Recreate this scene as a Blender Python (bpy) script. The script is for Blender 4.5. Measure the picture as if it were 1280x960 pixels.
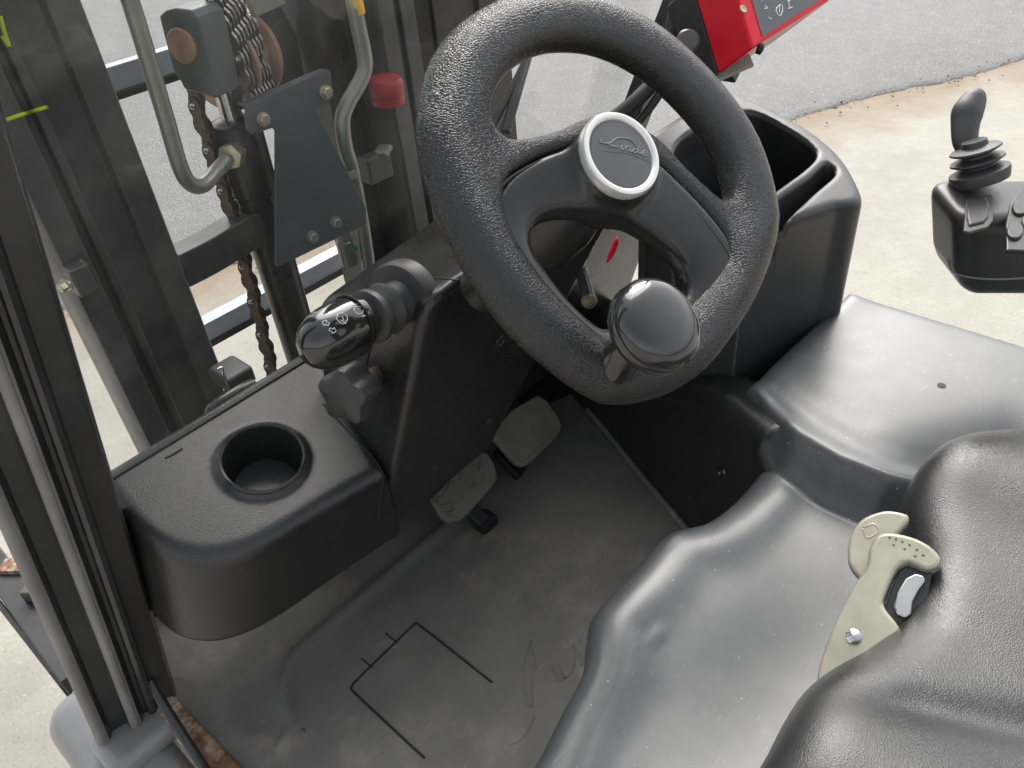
import bpy, math, random
import numpy as np
from mathutils import Vector, Matrix
from mathutils.bvhtree import BVHTree
from mathutils import noise as mnoise

random.seed(7); rng = np.random.default_rng(7)
scene = bpy.context.scene
for o in list(bpy.data.objects): bpy.data.objects.remove(o)

# ------------------------------------------------------------------ camera
FPX = 1000.0                                   # focal length in photo pixels (photo is 1280 wide)
YAW, PITCH, ROLL = [math.radians(a) for a in (45, 38, -6)]
CAM = np.array([0.0, 0.0, 1.6])
cy, sy, cp, sp = math.cos(YAW), math.sin(YAW), math.cos(PITCH), math.sin(PITCH)
FW = np.array([sy*cp, cy*cp, -sp]); _r = np.array([cy, -sy, 0.0]); _u = np.cross(_r, FW)
RT = math.cos(ROLL)*_r + math.sin(ROLL)*_u
UP = -math.sin(ROLL)*_r + math.cos(ROLL)*_u
cd = bpy.data.cameras.new('camera'); cam = bpy.data.objects.new('camera', cd)
scene.collection.objects.link(cam)
cd.sensor_fit = 'HORIZONTAL'; cd.sensor_width = 36.0; cd.lens = 36.0*FPX/1280.0
cd.clip_start = 0.02; cd.clip_end = 500
M = Matrix.Identity(4)
for i in range(3):
    M[i][0], M[i][1], M[i][2], M[i][3] = RT[i], UP[i], -FW[i], CAM[i]
cam.matrix_world = M
scene.camera = cam

# ------------------------------------------------------------------ world, sun, exposure
SUN_EL, SUN_AZ = math.radians(46), math.radians(54)      # azimuth clockwise from +Y
world = bpy.data.worlds.new('World'); scene.world = world; world.use_nodes = True
wn, wl = world.node_tree.nodes, world.node_tree.links
wn.clear()
sky = wn.new('ShaderNodeTexSky'); sky.sky_type = 'NISHITA'; sky.sun_disc = False
sky.sun_elevation = SUN_EL; sky.sun_rotation = SUN_AZ
sky.air_density = 1.0; sky.dust_density = 4.0; sky.ozone_density = 1.0
hsv = wn.new('ShaderNodeHueSaturation'); hsv.inputs['Saturation'].default_value = 0.22
bgn = wn.new('ShaderNodeBackground'); bgn.inputs['Strength'].default_value = 0.14
wo = wn.new('ShaderNodeOutputWorld')
wl.new(sky.outputs[0], hsv.inputs['Color']); wl.new(hsv.outputs[0], bgn.inputs['Color']); wl.new(bgn.outputs[0], wo.inputs['Surface'])
sd = bpy.data.lights.new('sun', 'SUN'); sd.energy = 1.4; sd.angle = math.radians(52); sd.color = (1.0, 0.965, 0.91)
sun = bpy.data.objects.new('sun', sd); scene.collection.objects.link(sun)
sdir = Vector((math.sin(SUN_AZ)*math.cos(SUN_EL), math.cos(SUN_AZ)*math.cos(SUN_EL), math.sin(SUN_EL)))
sun.rotation_euler = sdir.to_track_quat('Z', 'Y').to_euler(); sun.location = (0, 0, 6)
vs = scene.view_settings
vs.view_transform = 'Standard'; vs.look = 'None'; vs.gamma = 1.0; vs.use_curve_mapping = False
vs.exposure = 1.1

# ------------------------------------------------------------------ pixel -> place helpers
def ray(x, y): return FW + RT*((x-640)/FPX) - UP*((y-480)/FPX)
def P(px, py, x=None, y=None, z=None, t=None):
    d = ray(px, py)
    if x is not None: t = (x-CAM[0])/d[0]
    if y is not None: t = (y-CAM[1])/d[1]
    if z is not None: t = (z-CAM[2])/d[2]
    return CAM + d*t
def onplane(px, py, c, n):
    d = ray(px, py); return CAM + d*(((np.asarray(c)-CAM) @ n)/(d @ n))
def nrm(v): v = np.asarray(v, float); return v/np.linalg.norm(v)
def frame(n, hint=(1, 0, 0)):
    n = nrm(n); a = np.asarray(hint, float); a = nrm(a - n*(a @ n)); return a, np.cross(n, a), n

# ------------------------------------------------------------------ object helpers
COL = scene.collection
TRUCK_BASE = Vector((0.58, 0.2, 0.0))
def tag(o, label=None, cat=None, group=None, kind=None):
    for k, v in (('label', label), ('category', cat), ('group', group), ('kind', kind)):
        if v: o[k] = v
    return o
def link(o, parent=None):
    COL.objects.link(o)
    if parent is not None:
        o.parent = parent
        if parent.type == 'EMPTY': o.matrix_parent_inverse = Matrix.Translation(-TRUCK_BASE)
    return o
def mk(name, verts, faces, mat, parent=None, smooth=True, label=None, sharp=None):
    me = bpy.data.meshes.new(name)
    me.from_pydata([tuple(map(float, v)) for v in verts], [], [tuple(int(i) for i in f) for f in faces])
    if smooth:
        me.polygons.foreach_set('use_smooth', [True]*len(me.polygons))
        if sharp: me.set_sharp_from_angle(angle=math.radians(sharp))
    me.materials.append(mat); me.update()
    o = bpy.data.objects.new(name, me)
    if label: o['label'] = label
    return link(o, parent)
def bevel(o, w, seg=2, ang=35):
    m = o.modifiers.new('bevel', 'BEVEL'); m.width = w; m.segments = seg
    m.limit_method = 'ANGLE'; m.angle_limit = math.radians(ang); m.harden_normals = True
    return o
def catmull(pts, n, closed=False):
    p = np.asarray(pts, float); k = len(p)
    if closed: ext = np.vstack([p[-1], p, p[0], p[1]]); segs = k
    else: ext = np.vstack([2*p[0]-p[1], p, 2*p[-1]-p[-2]]); segs = k-1
    ts = np.linspace(0, segs, n, endpoint=not closed)
    i = np.minimum(ts.astype(int), segs-1); f = (ts-i)[:, None]
    a, b, c, d = ext[i], ext[i+1], ext[i+2], ext[i+3]
    return .5*((2*b)+(c-a)*f+(2*a-5*b+4*c-d)*f*f+(-a+3*b-3*c+d)*f**3)
def resample(pts, n, closed=False):
    p = catmull(pts, max(200, n*4), closed)
    q = np.vstack([p, p[0]]) if closed else p
    s = np.r_[0, np.cumsum(np.linalg.norm(np.diff(q, axis=0), axis=1))]
    t = np.linspace(0, s[-1], n, endpoint=not closed)
    return np.array([np.interp(t, s, q[:, i]) for i in range(q.shape[1])]).T
def loft(rings, closed=True, cap=True):
    n = len(rings[0]); v = [p for r in rings for p in r]; f = []
    for i in range(len(rings)-1):
        for j in range(n if closed else n-1):
            k = (j+1) % n
            f.append((i*n+j, i*n+k, (i+1)*n+k, (i+1)*n+j))
    if cap and closed:
        f.append(tuple(range(n))[::-1]); f.append(tuple((len(rings)-1)*n+j for j in range(n)))
    return v, f
def tube_geo(path, rad, seg=10, flat=None, hint=None, closed=False, cap=True):
    p = np.asarray(path, float); n = len(p)
    rad = np.full(n, rad) if np.isscalar(rad) else np.asarray(rad, float)
    T = np.gradient(p, axis=0)
    if closed: T = np.roll(p, -1, 0)-np.roll(p, 1, 0)
    T /= np.linalg.norm(T, axis=1)[:, None] + 1e-12
    h = np.asarray(hint if hint is not None else ((0, 0, 1) if abs(T[0][2]) < .9 else (1, 0, 0)), float)
    rings = []
    a = nrm(h - T[0]*(h @ T[0]))
    for i in range(n):
        if hint is not None: a = h
        a = nrm(a - T[i]*(a @ T[i])); b = np.cross(T[i], a)
        fl = 1 if flat is None else (flat if np.isscalar(flat) else flat[i])
        rings.append([p[i]+rad[i]*(math.cos(th)*b+fl*math.sin(th)*a) for th in np.linspace(0, 2*math.pi, seg, endpoint=False)])
    if closed: rings.append(rings[0]); return loft(rings, cap=False)
    return loft(rings, cap=cap)
def tube(name, path, rad, mat, parent, seg=10, flat=None, hint=None, closed=False, label=None, n=None, sharp=50):
    if n: path = resample(path, n, closed)
    v, f = tube_geo(path, rad, seg, flat, hint, closed)
    return mk(name, v, f, mat, parent, True, label, sharp)
def lathe(name, base, axis, prof, mat, parent, seg=40, label=None, sharp=40, squash=1.0, hint=(1, 0, 0), lobes=0, lobe=0):
    a, b, n = frame(axis, hint); base = np.asarray(base, float); rings = []
    for r, w in prof:
        rings.append([base+n*w+r*(1+lobe*math.cos(lobes*t))*(math.cos(t)*a+squash*math.sin(t)*b) for t in np.linspace(0, 2*math.pi, seg, endpoint=False)])
    v, f = loft(rings)
    return mk(name, v, f, mat, parent, True, label, sharp)
def prism(name, pts, n, th, mat, parent, bev=0.002, label=None, seg=2):
    """outline (3-D points, on a plane with normal n), thickness th along -n"""
    n = nrm(n); p = np.asarray(pts, float)
    area = np.zeros(3)
    for i in range(len(p)): area += np.cross(p[i], p[(i+1) % len(p)])
    if area @ n < 0: p = p[::-1]
    k = len(p); v = list(p)+list(p-n*th)
    f = [tuple(range(k)), tuple(range(2*k-1, k-1, -1))]
    for i in range(k): j = (i+1) % k; f.append((j, i, k+i, k+j))
    o = mk(name, v, f, mat, parent, True, label, 30)
    if bev: bevel(o, bev, seg)
    return o
def pxprism(name, px, c, n, th, mat, parent, bev=0.002, label=None, smooth=0):
    pts = [onplane(x, y, c, nrm(n)) for x, y in px]
    if smooth: pts = resample(pts, smooth, True)
    return prism(name, pts, n, th, mat, parent, bev, label)
def box(name, c, size, mat, parent, axes=None, bev=0.003, label=None):
    c = np.asarray(c, float); A = np.eye(3) if axes is None else np.asarray(axes, float)
    v = [c+A[0]*sx*size[0]/2+A[1]*sy_*size[1]/2+A[2]*sz*size[2]/2 for sx in (-1, 1) for sy_ in (-1, 1) for sz in (-1, 1)]
    f = [(0, 1, 3, 2), (4, 6, 7, 5), (0, 4, 5, 1), (2, 3, 7, 6), (0, 2, 6, 4), (1, 5, 7, 3)]
    o = mk(name, v, f, mat, parent, True, label, 30)
    if bev: bevel(o, bev)
    return o
def beam(name, a, b, w, h, mat, parent, hint=(0, 0, 1), bev=0.003, label=None):
    a, b = np.asarray(a, float), np.asarray(b, float); t = nrm(b-a); u_, v_, _ = frame(t, hint)
    return box(name, (a+b)/2, (np.linalg.norm(b-a), h, w), mat, parent, (t, u_, np.cross(t, u_)), bev, label)
def bolt(name, base, axis, r, h, mat, parent, washer=True):
    a, b, n = frame(axis); base = np.asarray(base, float); rings = []
    def ring(rad, w, six): return [base+n*w+rad*(math.cos(t)*a+math.sin(t)*b) for t in np.linspace(0, 2*math.pi, 24, endpoint=False)] if not six else \
        [base+n*w+rad*(1-.13*abs(math.sin(3*t)))*(math.cos(t)*a+math.sin(t)*b) for t in np.linspace(0, 2*math.pi, 24, endpoint=False)]
    rings = [ring(r*1.35, 0, 0), ring(r*1.35, h*.22, 0), ring(r, h*.22, 1), ring(r, h*.9, 1), ring(r*.86, h, 1)]
    v, f = loft(rings); return mk(name, v, f, mat, parent, True, None, 30)

# ---- implicit surfaces -> mesh (surface nets)
def sdf_mesh(f, lo, hi, h):
    lo = np.asarray(lo, float); n = np.ceil((np.asarray(hi)-lo)/h).astype(int)+1
    ax = [lo[i]+h*np.arange(n[i]) for i in range(3)]
    X, Y, Z = np.meshgrid(*ax, indexing='ij', sparse=True)
    V = np.broadcast_to(f(X, Y, Z), tuple(n)).astype(np.float64)
    s = V < 0
    c = [(i, j, k) for i in (0, 1) for j in (0, 1) for k in (0, 1)]
    sl = lambda A, o: A[o[0]:A.shape[0]-1+o[0], o[1]:A.shape[1]-1+o[1], o[2]:A.shape[2]-1+o[2]]
    cnt = sum(sl(s, o).astype(np.int8) for o in c); act = (cnt > 0) & (cnt < 8)
    idx = np.argwhere(act); I, J, K = idx.T
    acc = np.zeros((len(idx), 3)); num = np.zeros(len(idx))
    for a_ in c:
        for d in range(3):
            if a_[d]: continue
            b_ = list(a_); b_[d] = 1
            va = V[I+a_[0], J+a_[1], K+a_[2]]; vb = V[I+b_[0], J+b_[1], K+b_[2]]
            m = (va < 0) != (vb < 0); t = np.where(m, va/np.where(m, va-vb, 1), 0)
            p = np.array(a_, float)[None].repeat(len(idx), 0); p[:, d] += t
            acc[m] += p[m]; num[m] += 1
    verts = lo + h*(idx + acc/num[:, None])
    for _ in range(3):                      # pull the vertices onto the surface
        e = h*.25; x, y, z = verts.T
        v0 = f(x, y, z); g = np.stack([f(x+e, y, z)-v0, f(x, y+e, z)-v0, f(x, y, z+e)-v0], 1)/e
        st = -g*(v0/((g**2).sum(1)+1e-9))[:, None]
        L = np.linalg.norm(st, axis=1)[:, None]; verts = verts + st*np.minimum(1, h*.5/(L+1e-12))
    vid = -np.ones(act.shape, int); vid[I, J, K] = np.arange(len(idx))
    faces = []
    for d in range(3):
        o1, o2 = (d+1) % 3, (d+2) % 3
        A = [slice(None)]*3; B = [slice(None)]*3; A[d] = slice(0, -1); B[d] = slice(1, None)
        m = s[tuple(A)] != s[tuple(B)]
        q = np.argwhere(m)
        q = q[(q[:, o1] > 0) & (q[:, o2] > 0) & (q[:, o1] < act.shape[o1]) & (q[:, o2] < act.shape[o2])]
        if not len(q): continue
        def g(a, b):
            r = q.copy(); r[:, o1] -= a; r[:, o2] -= b; return vid[r[:, 0], r[:, 1], r[:, 2]]
        qd = np.stack([g(0, 0), g(1, 0), g(1, 1), g(0, 1)], 1)
        flip = ~s[tuple(A)][tuple(q.T)]
        qd[flip] = qd[flip][:, ::-1]
        faces.append(qd)
    return verts, np.vstack(faces)
def smin(a, b, k): h = np.clip(.5+.5*(b-a)/k, 0, 1); return b*(1-h)+a*h-k*h*(1-h)
def smax(a, b, k): return -smin(-a, -b, k)
def sstep(a, b, x): t = np.clip((x-a)/(b-a), 0, 1); return t*t*(3-2*t)
def poly2(x, y, pts):
    """signed distance to a closed polygon"""
    p = np.asarray(pts, float); x, y = np.broadcast_arrays(x, y); sh = x.shape; x = x.ravel(); y = y.ravel()
    d = np.full(x.shape, 1e9); ins = np.zeros(x.shape, bool)
    for i in range(len(p)):
        a, b = p[i], p[(i+1) % len(p)]; e = b-a; wx, wy = x-a[0], y-a[1]
        t = np.clip((wx*e[0]+wy*e[1])/(e@e+1e-15), 0, 1)
        d = np.minimum(d, (wx-e[0]*t)**2+(wy-e[1]*t)**2)
        c = ((a[1] > y) != (b[1] > y)) & (x < e[0]*(y-a[1])/(e[1] if abs(e[1]) > 1e-15 else 1e-15)+a[0]); ins ^= c
    return (np.where(ins, -1, 1)*np.sqrt(d)).reshape(sh)
def pline2(x, y, pts, closed=True):
    p = np.asarray(pts, float); x, y = np.broadcast_arrays(x, y); d = np.full(x.shape, 1e9)
    for i in range(len(p)-(0 if closed else 1)):
        a, b = p[i], p[(i+1) % len(p)]; e = b-a
        t = np.clip(((x-a[0])*e[0]+(y-a[1])*e[1])/(e@e+1e-15), 0, 1)
        d = np.minimum(d, (x-a[0]-e[0]*t)**2+(y-a[1]-e[1]*t)**2)
    return np.sqrt(d)
def rbox(x, y, z, c, s, r):
    qx, qy, qz = abs(x-c[0])-s[0]+r, abs(y-c[1])-s[1]+r, abs(z-c[2])-s[2]+r
    return np.sqrt(np.maximum(qx, 0)**2+np.maximum(qy, 0)**2+np.maximum(qz, 0)**2)+np.minimum(np.maximum(qx, np.maximum(qy, qz)), 0)-r
def local(verts, o, A): return np.asarray(o)+verts @ np.asarray(A)
def sdf_obj(name, f, lo, hi, h, mat, parent, o=None, A=None, label=None):
    v, q = sdf_mesh(f, lo, hi, h)
    if o is not None: v = local(v, o, A)
    return mk(name, v, q, mat, parent, True, label)

# ---- ray casting of photo pixels on built surfaces, for print and relief
def bvh(o):
    mw = o.matrix_world
    return BVHTree.FromPolygons([v.co.copy() for v in o.data.vertices], [tuple(p.vertices) for p in o.data.polygons])
def cast(tree, px, py, off=0.0):
    d = Vector(ray(px, py)).normalized(); loc, nn, i, dist = tree.ray_cast(Vector(CAM), d)
    if loc is None: return None
    if nn.dot(d) > 0: nn = -nn
    return np.array(loc + nn*off)
def strokes(name, tree, lines, r, mat, parent, off=0.0, n=14, seg=6, label=None, smooth=True, flat=None):
    V, Fc = [], []
    for ln in lines:
        pts = catmull(ln, n) if (smooth and len(ln) > 2) else np.array([np.array(ln[0])+(np.array(ln[-1])-np.array(ln[0]))*t for t in np.linspace(0, 1, 6)]) if len(ln) == 2 else resample(ln, n)
        q = [cast(tree, x, y, off) for x, y in pts]; q = [p for p in q if p is not None]
        if len(q) < 2: continue
        v, f = tube_geo(np.array(q), r, seg); b = len(V)
        V += list(v); Fc += [tuple(i+b for i in ff) for ff in f]
    return mk(name, V, Fc, mat, parent, True, label) if V else None

# ------------------------------------------------------------------ materials
def mat(name, col, rough=.5, metal=0.0, spec=.5, bump=None, var=None, coat=0.0, dust=None, roughvar=None, coatr=.1, specks=None, scratch=None):
    """bump: list of (kind, scale, strength, distance); var: (scale, amount); dust: (colour, scale, lo, hi, amount); specks: (colour, scale, size, amount)"""
    m = bpy.data.materials.new(name); m.use_nodes = True; N, L = m.node_tree.nodes, m.node_tree.links
    b = N['Principled BSDF']; tc = N.new('ShaderNodeTexCoord'); co = tc.outputs['Object']
    b.inputs['Roughness'].default_value = rough; b.inputs['Metallic'].default_value = metal
    b.inputs['Specular IOR Level'].default_value = spec
    b.inputs['Coat Weight'].default_value = coat; b.inputs['Coat Roughness'].default_value = coatr
    def noise(sc, det=4, ro=.55, vec=None):
        n = N.new('ShaderNodeTexNoise'); n.inputs['Scale'].default_value = sc; n.inputs['Detail'].default_value = det
        n.inputs['Roughness'].default_value = ro; L.new(vec or co, n.inputs['Vector']); return n.outputs['Fac']
    def ramp(fac, lo, hi, a=0., c=1.):
        r = N.new('ShaderNodeMapRange'); r.inputs['From Min'].default_value = lo; r.inputs['From Max'].default_value = hi
        r.inputs['To Min'].default_value = a; r.inputs['To Max'].default_value = c; L.new(fac, r.inputs['Value']); return r.outputs[0]
    def mix(fac, a, c):
        x = N.new('ShaderNodeMix'); x.data_type = 'RGBA'
        for s, v in ((x.inputs[0], fac), (x.inputs[6], a), (x.inputs[7], c)):
            if hasattr(v, 'links'): L.new(v, s)
            else: s.default_value = v if not isinstance(v, tuple) else (*v[:3], 1)
        return x.outputs[2]
    out = None
    c = (*col, 1)
    if var:
        k = ramp(noise(var[0], 5), .3, .7, 1-var[1], 1+var[1])
        x = N.new('ShaderNodeVectorMath'); x.operation = 'SCALE'; x.inputs[0].default_value = col; L.new(k, x.inputs['Scale']); out = x.outputs[0]
    for dd in ([dust] if dust and not isinstance(dust, list) else dust or []):
        dc, ds, dlo, dhi, da = dd
        out = mix(ramp(noise(ds, 8, .65), dlo, dhi, 0, da), out if out else tuple(col), tuple(dc))
    for ss in ([specks] if specks and not isinstance(specks, list) else specks or []):
        dc, ds, size, da = ss
        v = N.new('ShaderNodeTexVoronoi'); v.inputs['Scale'].default_value = ds; L.new(co, v.inputs['Vector'])
        w = N.new('ShaderNodeTexWhiteNoise'); w.noise_dimensions = '3D'; L.new(v.outputs['Position'], w.inputs['Vector'])
        k = ramp(v.outputs['Distance'], size, size*.5, 0, 1)
        k2 = ramp(w.outputs['Value'], 1-da, 1-da+.02, 0, 1)
        mu = N.new('ShaderNodeMath'); mu.operation = 'MULTIPLY'; L.new(k, mu.inputs[0]); L.new(k2, mu.inputs[1])
        out = mix(mu.outputs[0], out if out else tuple(col), tuple(dc))
    if scratch:
        sc_, amt, scol = scratch
        mp = N.new('ShaderNodeMapping'); mp.inputs['Scale'].default_value = (1, 7, 4); mp.inputs['Rotation'].default_value = (.4, .2, .7); L.new(co, mp.inputs['Vector'])
        k = ramp(noise(sc_, 3, .5, mp.outputs[0]), .66, .72, 0, amt); out = mix(k, out if out else tuple(col), tuple(scol))
    if out: L.new(out, b.inputs['Base Color'])
    else: b.inputs['Base Color'].default_value = c
    if roughvar:
        L.new(ramp(noise(roughvar[0], 6, .6), .3, .7, rough-roughvar[1], rough+roughvar[1]), b.inputs['Roughness'])
    prev = None
    for kind, sc, st, di in (bump or []):
        if kind == 'wrinkle':
            mp = N.new('ShaderNodeMapping'); mp.inputs['Scale'].default_value = (1, 3.2, 1); mp.inputs['Rotation'].default_value = (0, 0, .5); L.new(co, mp.inputs['Vector'])
            h = ramp(noise(sc, 2, .5, mp.outputs[0]), .46, .54)
        elif kind == 'noise': h = noise(sc, 3, .6)
        else:
            v = N.new('ShaderNodeTexVoronoi'); v.inputs['Scale'].default_value = sc
            v.feature = 'DISTANCE_TO_EDGE' if kind == 'cells' else 'F1'
            nd = N.new('ShaderNodeTexNoise'); nd.inputs['Scale'].default_value = sc*.6; L.new(co, nd.inputs['Vector'])
            ma = N.new('ShaderNodeMixRGB'); ma.blend_type = 'ADD'; ma.inputs[0].default_value = .6/sc; L.new(co, ma.inputs[1]); L.new(nd.outputs['Color'], ma.inputs[2])
            L.new(ma.outputs[0], v.inputs['Vector'])
            h = ramp(v.outputs['Distance'], 0, .25) if kind == 'cells' else v.outputs['Distance']
        bp = N.new('ShaderNodeBump'); bp.inputs['Strength'].default_value = st; bp.inputs['Distance'].default_value = di
        L.new(h, bp.inputs['Height'])
        if prev: L.new(prev, bp.inputs['Normal'])
        prev = bp.outputs[0]
    if prev: L.new(prev, b.inputs['Normal'])
    return m
MT = {}
MT['dash'] = mat('grained_black_plastic', (.018, .018, .0176), .25, spec=.6, bump=[('noise', 560, .6, .0008)], var=(14, .12), roughvar=(9, .07), dust=((.11, .105, .09), 6, .55, .85, .18), specks=((.25, .24, .22), 120, .05, .02))
MT['dashsmooth'] = mat('smooth_black_plastic', (.020, .020, .0195), .30, var=(20, .1), roughvar=(12, .1), dust=((.08, .075, .065), 7, .55, .85, .15), bump=[('noise', 500, .1, .0004)])
MT['rim'] = mat('pebbled_black_grip', (.015, .015, .0147), .23, spec=.55, bump=[('cells', 430, .42, .0009)], roughvar=(18, .08), dust=((.09, .08, .065), 20, .58, .85, .14))
MT['insert'] = mat('satin_black_plastic', (.015, .015, .0147), .24, spec=.55, roughvar=(25, .12), dust=((.07, .067, .06), 30, .5, .8, .2), bump=[('noise', 700, .12, .0004)])
MT['knob'] = mat('glossy_black_plastic', (.018, .018, .018), .13, coat=.7, coatr=.06, roughvar=(30, .06), dust=((.05, .05, .047), 22, .55, .8, .35))
MT['rubber'] = mat('dull_black_rubber', (.040, .040, .0395), .45, var=(30, .15), bump=[('noise', 400, .15, .0005)])
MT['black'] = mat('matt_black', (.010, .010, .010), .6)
MT['seal'] = mat('black_seal', (.012, .012, .012), .5)
MT['badge'] = mat('grey_badge', (.10, .105, .11), .36, roughvar=(40, .06))
MT['ring'] = mat('silver_ring', (.80, .79, .75), .30, metal=.55, roughvar=(30, .08))
MT['letter'] = mat('badge_relief', (.20, .205, .21), .34)
MT['mattfloor'] = mat('rubber_floor', (.150, .147, .134), .55, var=(5, .18), bump=[('noise', 350, .3, .0008), ('noise', 30, .15, .002)],
    dust=[((.22, .205, .17), 5, .50, .78, .5), ((.36, .32, .25), 14, .54, .74, .5), ((.05, .048, .042), 9, .58, .75, .4)], specks=[((.5, .47, .4), 110, .11, .04), ((.03, .03, .03), 70, .09, .04)], roughvar=(9, .12), scratch=(26, .22, (.34, .31, .25)))
MT['hood'] = mat('grey_paint', (.062, .068, .071), .42, metal=.0, spec=.5, coat=.50, coatr=.26, var=(7, .06), roughvar=(11, .08), bump=[('noise', 14, .10, .004)],
    dust=[((.15, .15, .145), 9, .48, .75, .5), ((.20, .20, .195), 40, .60, .76, .2)], specks=[((.02, .02, .02), 60, .06, .06), ((.42, .42, .40), 130, .13, .10)], scratch=(45, .22, (.30, .30, .29)))
MT['seat'] = mat('black_vinyl', (.028, .0285, .029), .30, spec=.65, bump=[('noise', 300, .18, .0007), ('cells', 520, .25, .0005), ('noise', 22, .05, .004)], roughvar=(20, .08), dust=((.09, .09, .085), 12, .5, .8, .2))
MT['pillar'] = mat('dark_grey_profile', (.030, .031, .031), .18, var=(9, .15), roughvar=(14, .08), dust=((.10, .10, .096), 9, .5, .8, .25), specks=((.4, .38, .33), 120, .06, .03))
MT['pillarlight'] = mat('rubber_with_sheen', (.19, .186, .172), .34, var=(9, .2), bump=[('noise', 200, .15, .0006)])  # rubber tone, lightened to stand for bright reflection bands
MT['frame'] = mat('blue_grey_paint', (.225, .228, .225), .36, coat=.3, var=(8, .12), roughvar=(14, .1), dust=((.36, .35, .33), 20, .5, .75, .4))
MT['rust'] = mat('rusty_sill', (.20, .10, .055), .75, var=(30, .35), dust=[((.42, .36, .29), 28, .46, .6, .9), ((.07, .028, .013), 45, .5, .66, .9)], bump=[('noise', 120, .5, .001)])
MT['mast'] = mat('mast_paint', (.060, .061, .060), .36, var=(7, .2), roughvar=(12, .1), dust=[((.20, .195, .175), 7, .48, .75, .5)], specks=((.35, .33, .3), 130, .06, .03), bump=[('noise', 60, .12, .001)])
MT['mastdark'] = mat('mast_black', (.028, .028, .027), .33, var=(10, .2), roughvar=(14, .12), dust=((.10, .09, .075), 12, .55, .8, .4))
MT['plate'] = mat('bracket_paint', (.075, .085, .086), .42, var=(12, .1), roughvar=(16, .08), dust=((.14, .14, .125), 12, .55, .8, .35), specks=((.5, .5, .45), 90, .05, .04))
MT['pipe'] = mat('greenish_steel', (.28, .29, .24), .36, metal=.45, var=(20, .15), roughvar=(30, .1), dust=((.20, .18, .13), 25, .55, .75, .4))
MT['zinc'] = mat('zinc_bolt', (.52, .48, .36), .35, metal=.7, var=(60, .2), dust=((.28, .2, .1), 70, .5, .7, .5))
MT['steel'] = mat('bright_steel', (.6, .6, .58), .22, metal=1.0, roughvar=(30, .08))
MT['chain'] = mat('oily_chain', (.30, .235, .17), .34, metal=.6, var=(60, .35), dust=((.05, .035, .025), 50, .45, .65, .8))
MT['chainsteel'] = mat('greased_chain', (.34, .33, .30), .26, metal=.8, var=(50, .3), dust=((.05, .04, .03), 50, .48, .65, .7))
MT['copper'] = mat('rusty_pin', (.33, .21, .145), .5, metal=.35, var=(40, .15), bump=[('noise', 150, .2, .0005)])
MT['beige'] = mat('beige_latch', (.42, .395, .31), .36, metal=.25, var=(25, .18), roughvar=(30, .1), dust=[((.30, .27, .18), 30, .52, .75, .5)], bump=[('noise', 260, .2, .0005)], specks=((.16, .13, .08), 160, .08, .06))
MT['red'] = mat('red_plastic', (.64, .008, .025), .34, spec=.3, roughvar=(30, .08), bump=[('noise', 500, .08, .0004)])
MT['redlens'] = mat('dusty_red_cap', (.33, .035, .045), .45, var=(30, .15))
MT['panel'] = mat('display_panel', (.085, .095, .105), .35)
MT['white'] = mat('white_print', (.78, .78, .76), .5)
MT['yellow'] = mat('yellow_sticker', (.78, .42, .03), .45)
MT['lime'] = mat('lime_chalk', (.42, .52, .02), .7, bump=[('noise', 300, .3, .001)])
MT['blade'] = mat('sky_tinted_steel_bar', (.30, .34, .38), .30, metal=.3, coat=.3, var=(9, .1), dust=((.5, .5, .48), 14, .5, .8, .4))  # pale blue base colour carries the sky's reflection on the bars
MT['greenband'] = mat('green_band', (.05, .30, .15), .45)
MT['bolthead'] = mat('worn_bolt', (.13, .105, .07), .55, metal=.4, var=(90, .4))
MT['pad'] = mat('worn_pedal_rubber', (.12, .115, .098), .55, var=(30, .2), dust=((.20, .18, .14), 24, .45, .75, .5), bump=[('noise', 300, .2, .0006)])
MT['bin'] = mat('grey_black_console', (.034, .034, .0335), .34, bump=[('noise', 900, .3, .0005)], var=(10, .1), roughvar=(10, .06), dust=((.13, .125, .11), 7, .52, .85, .2))
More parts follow.
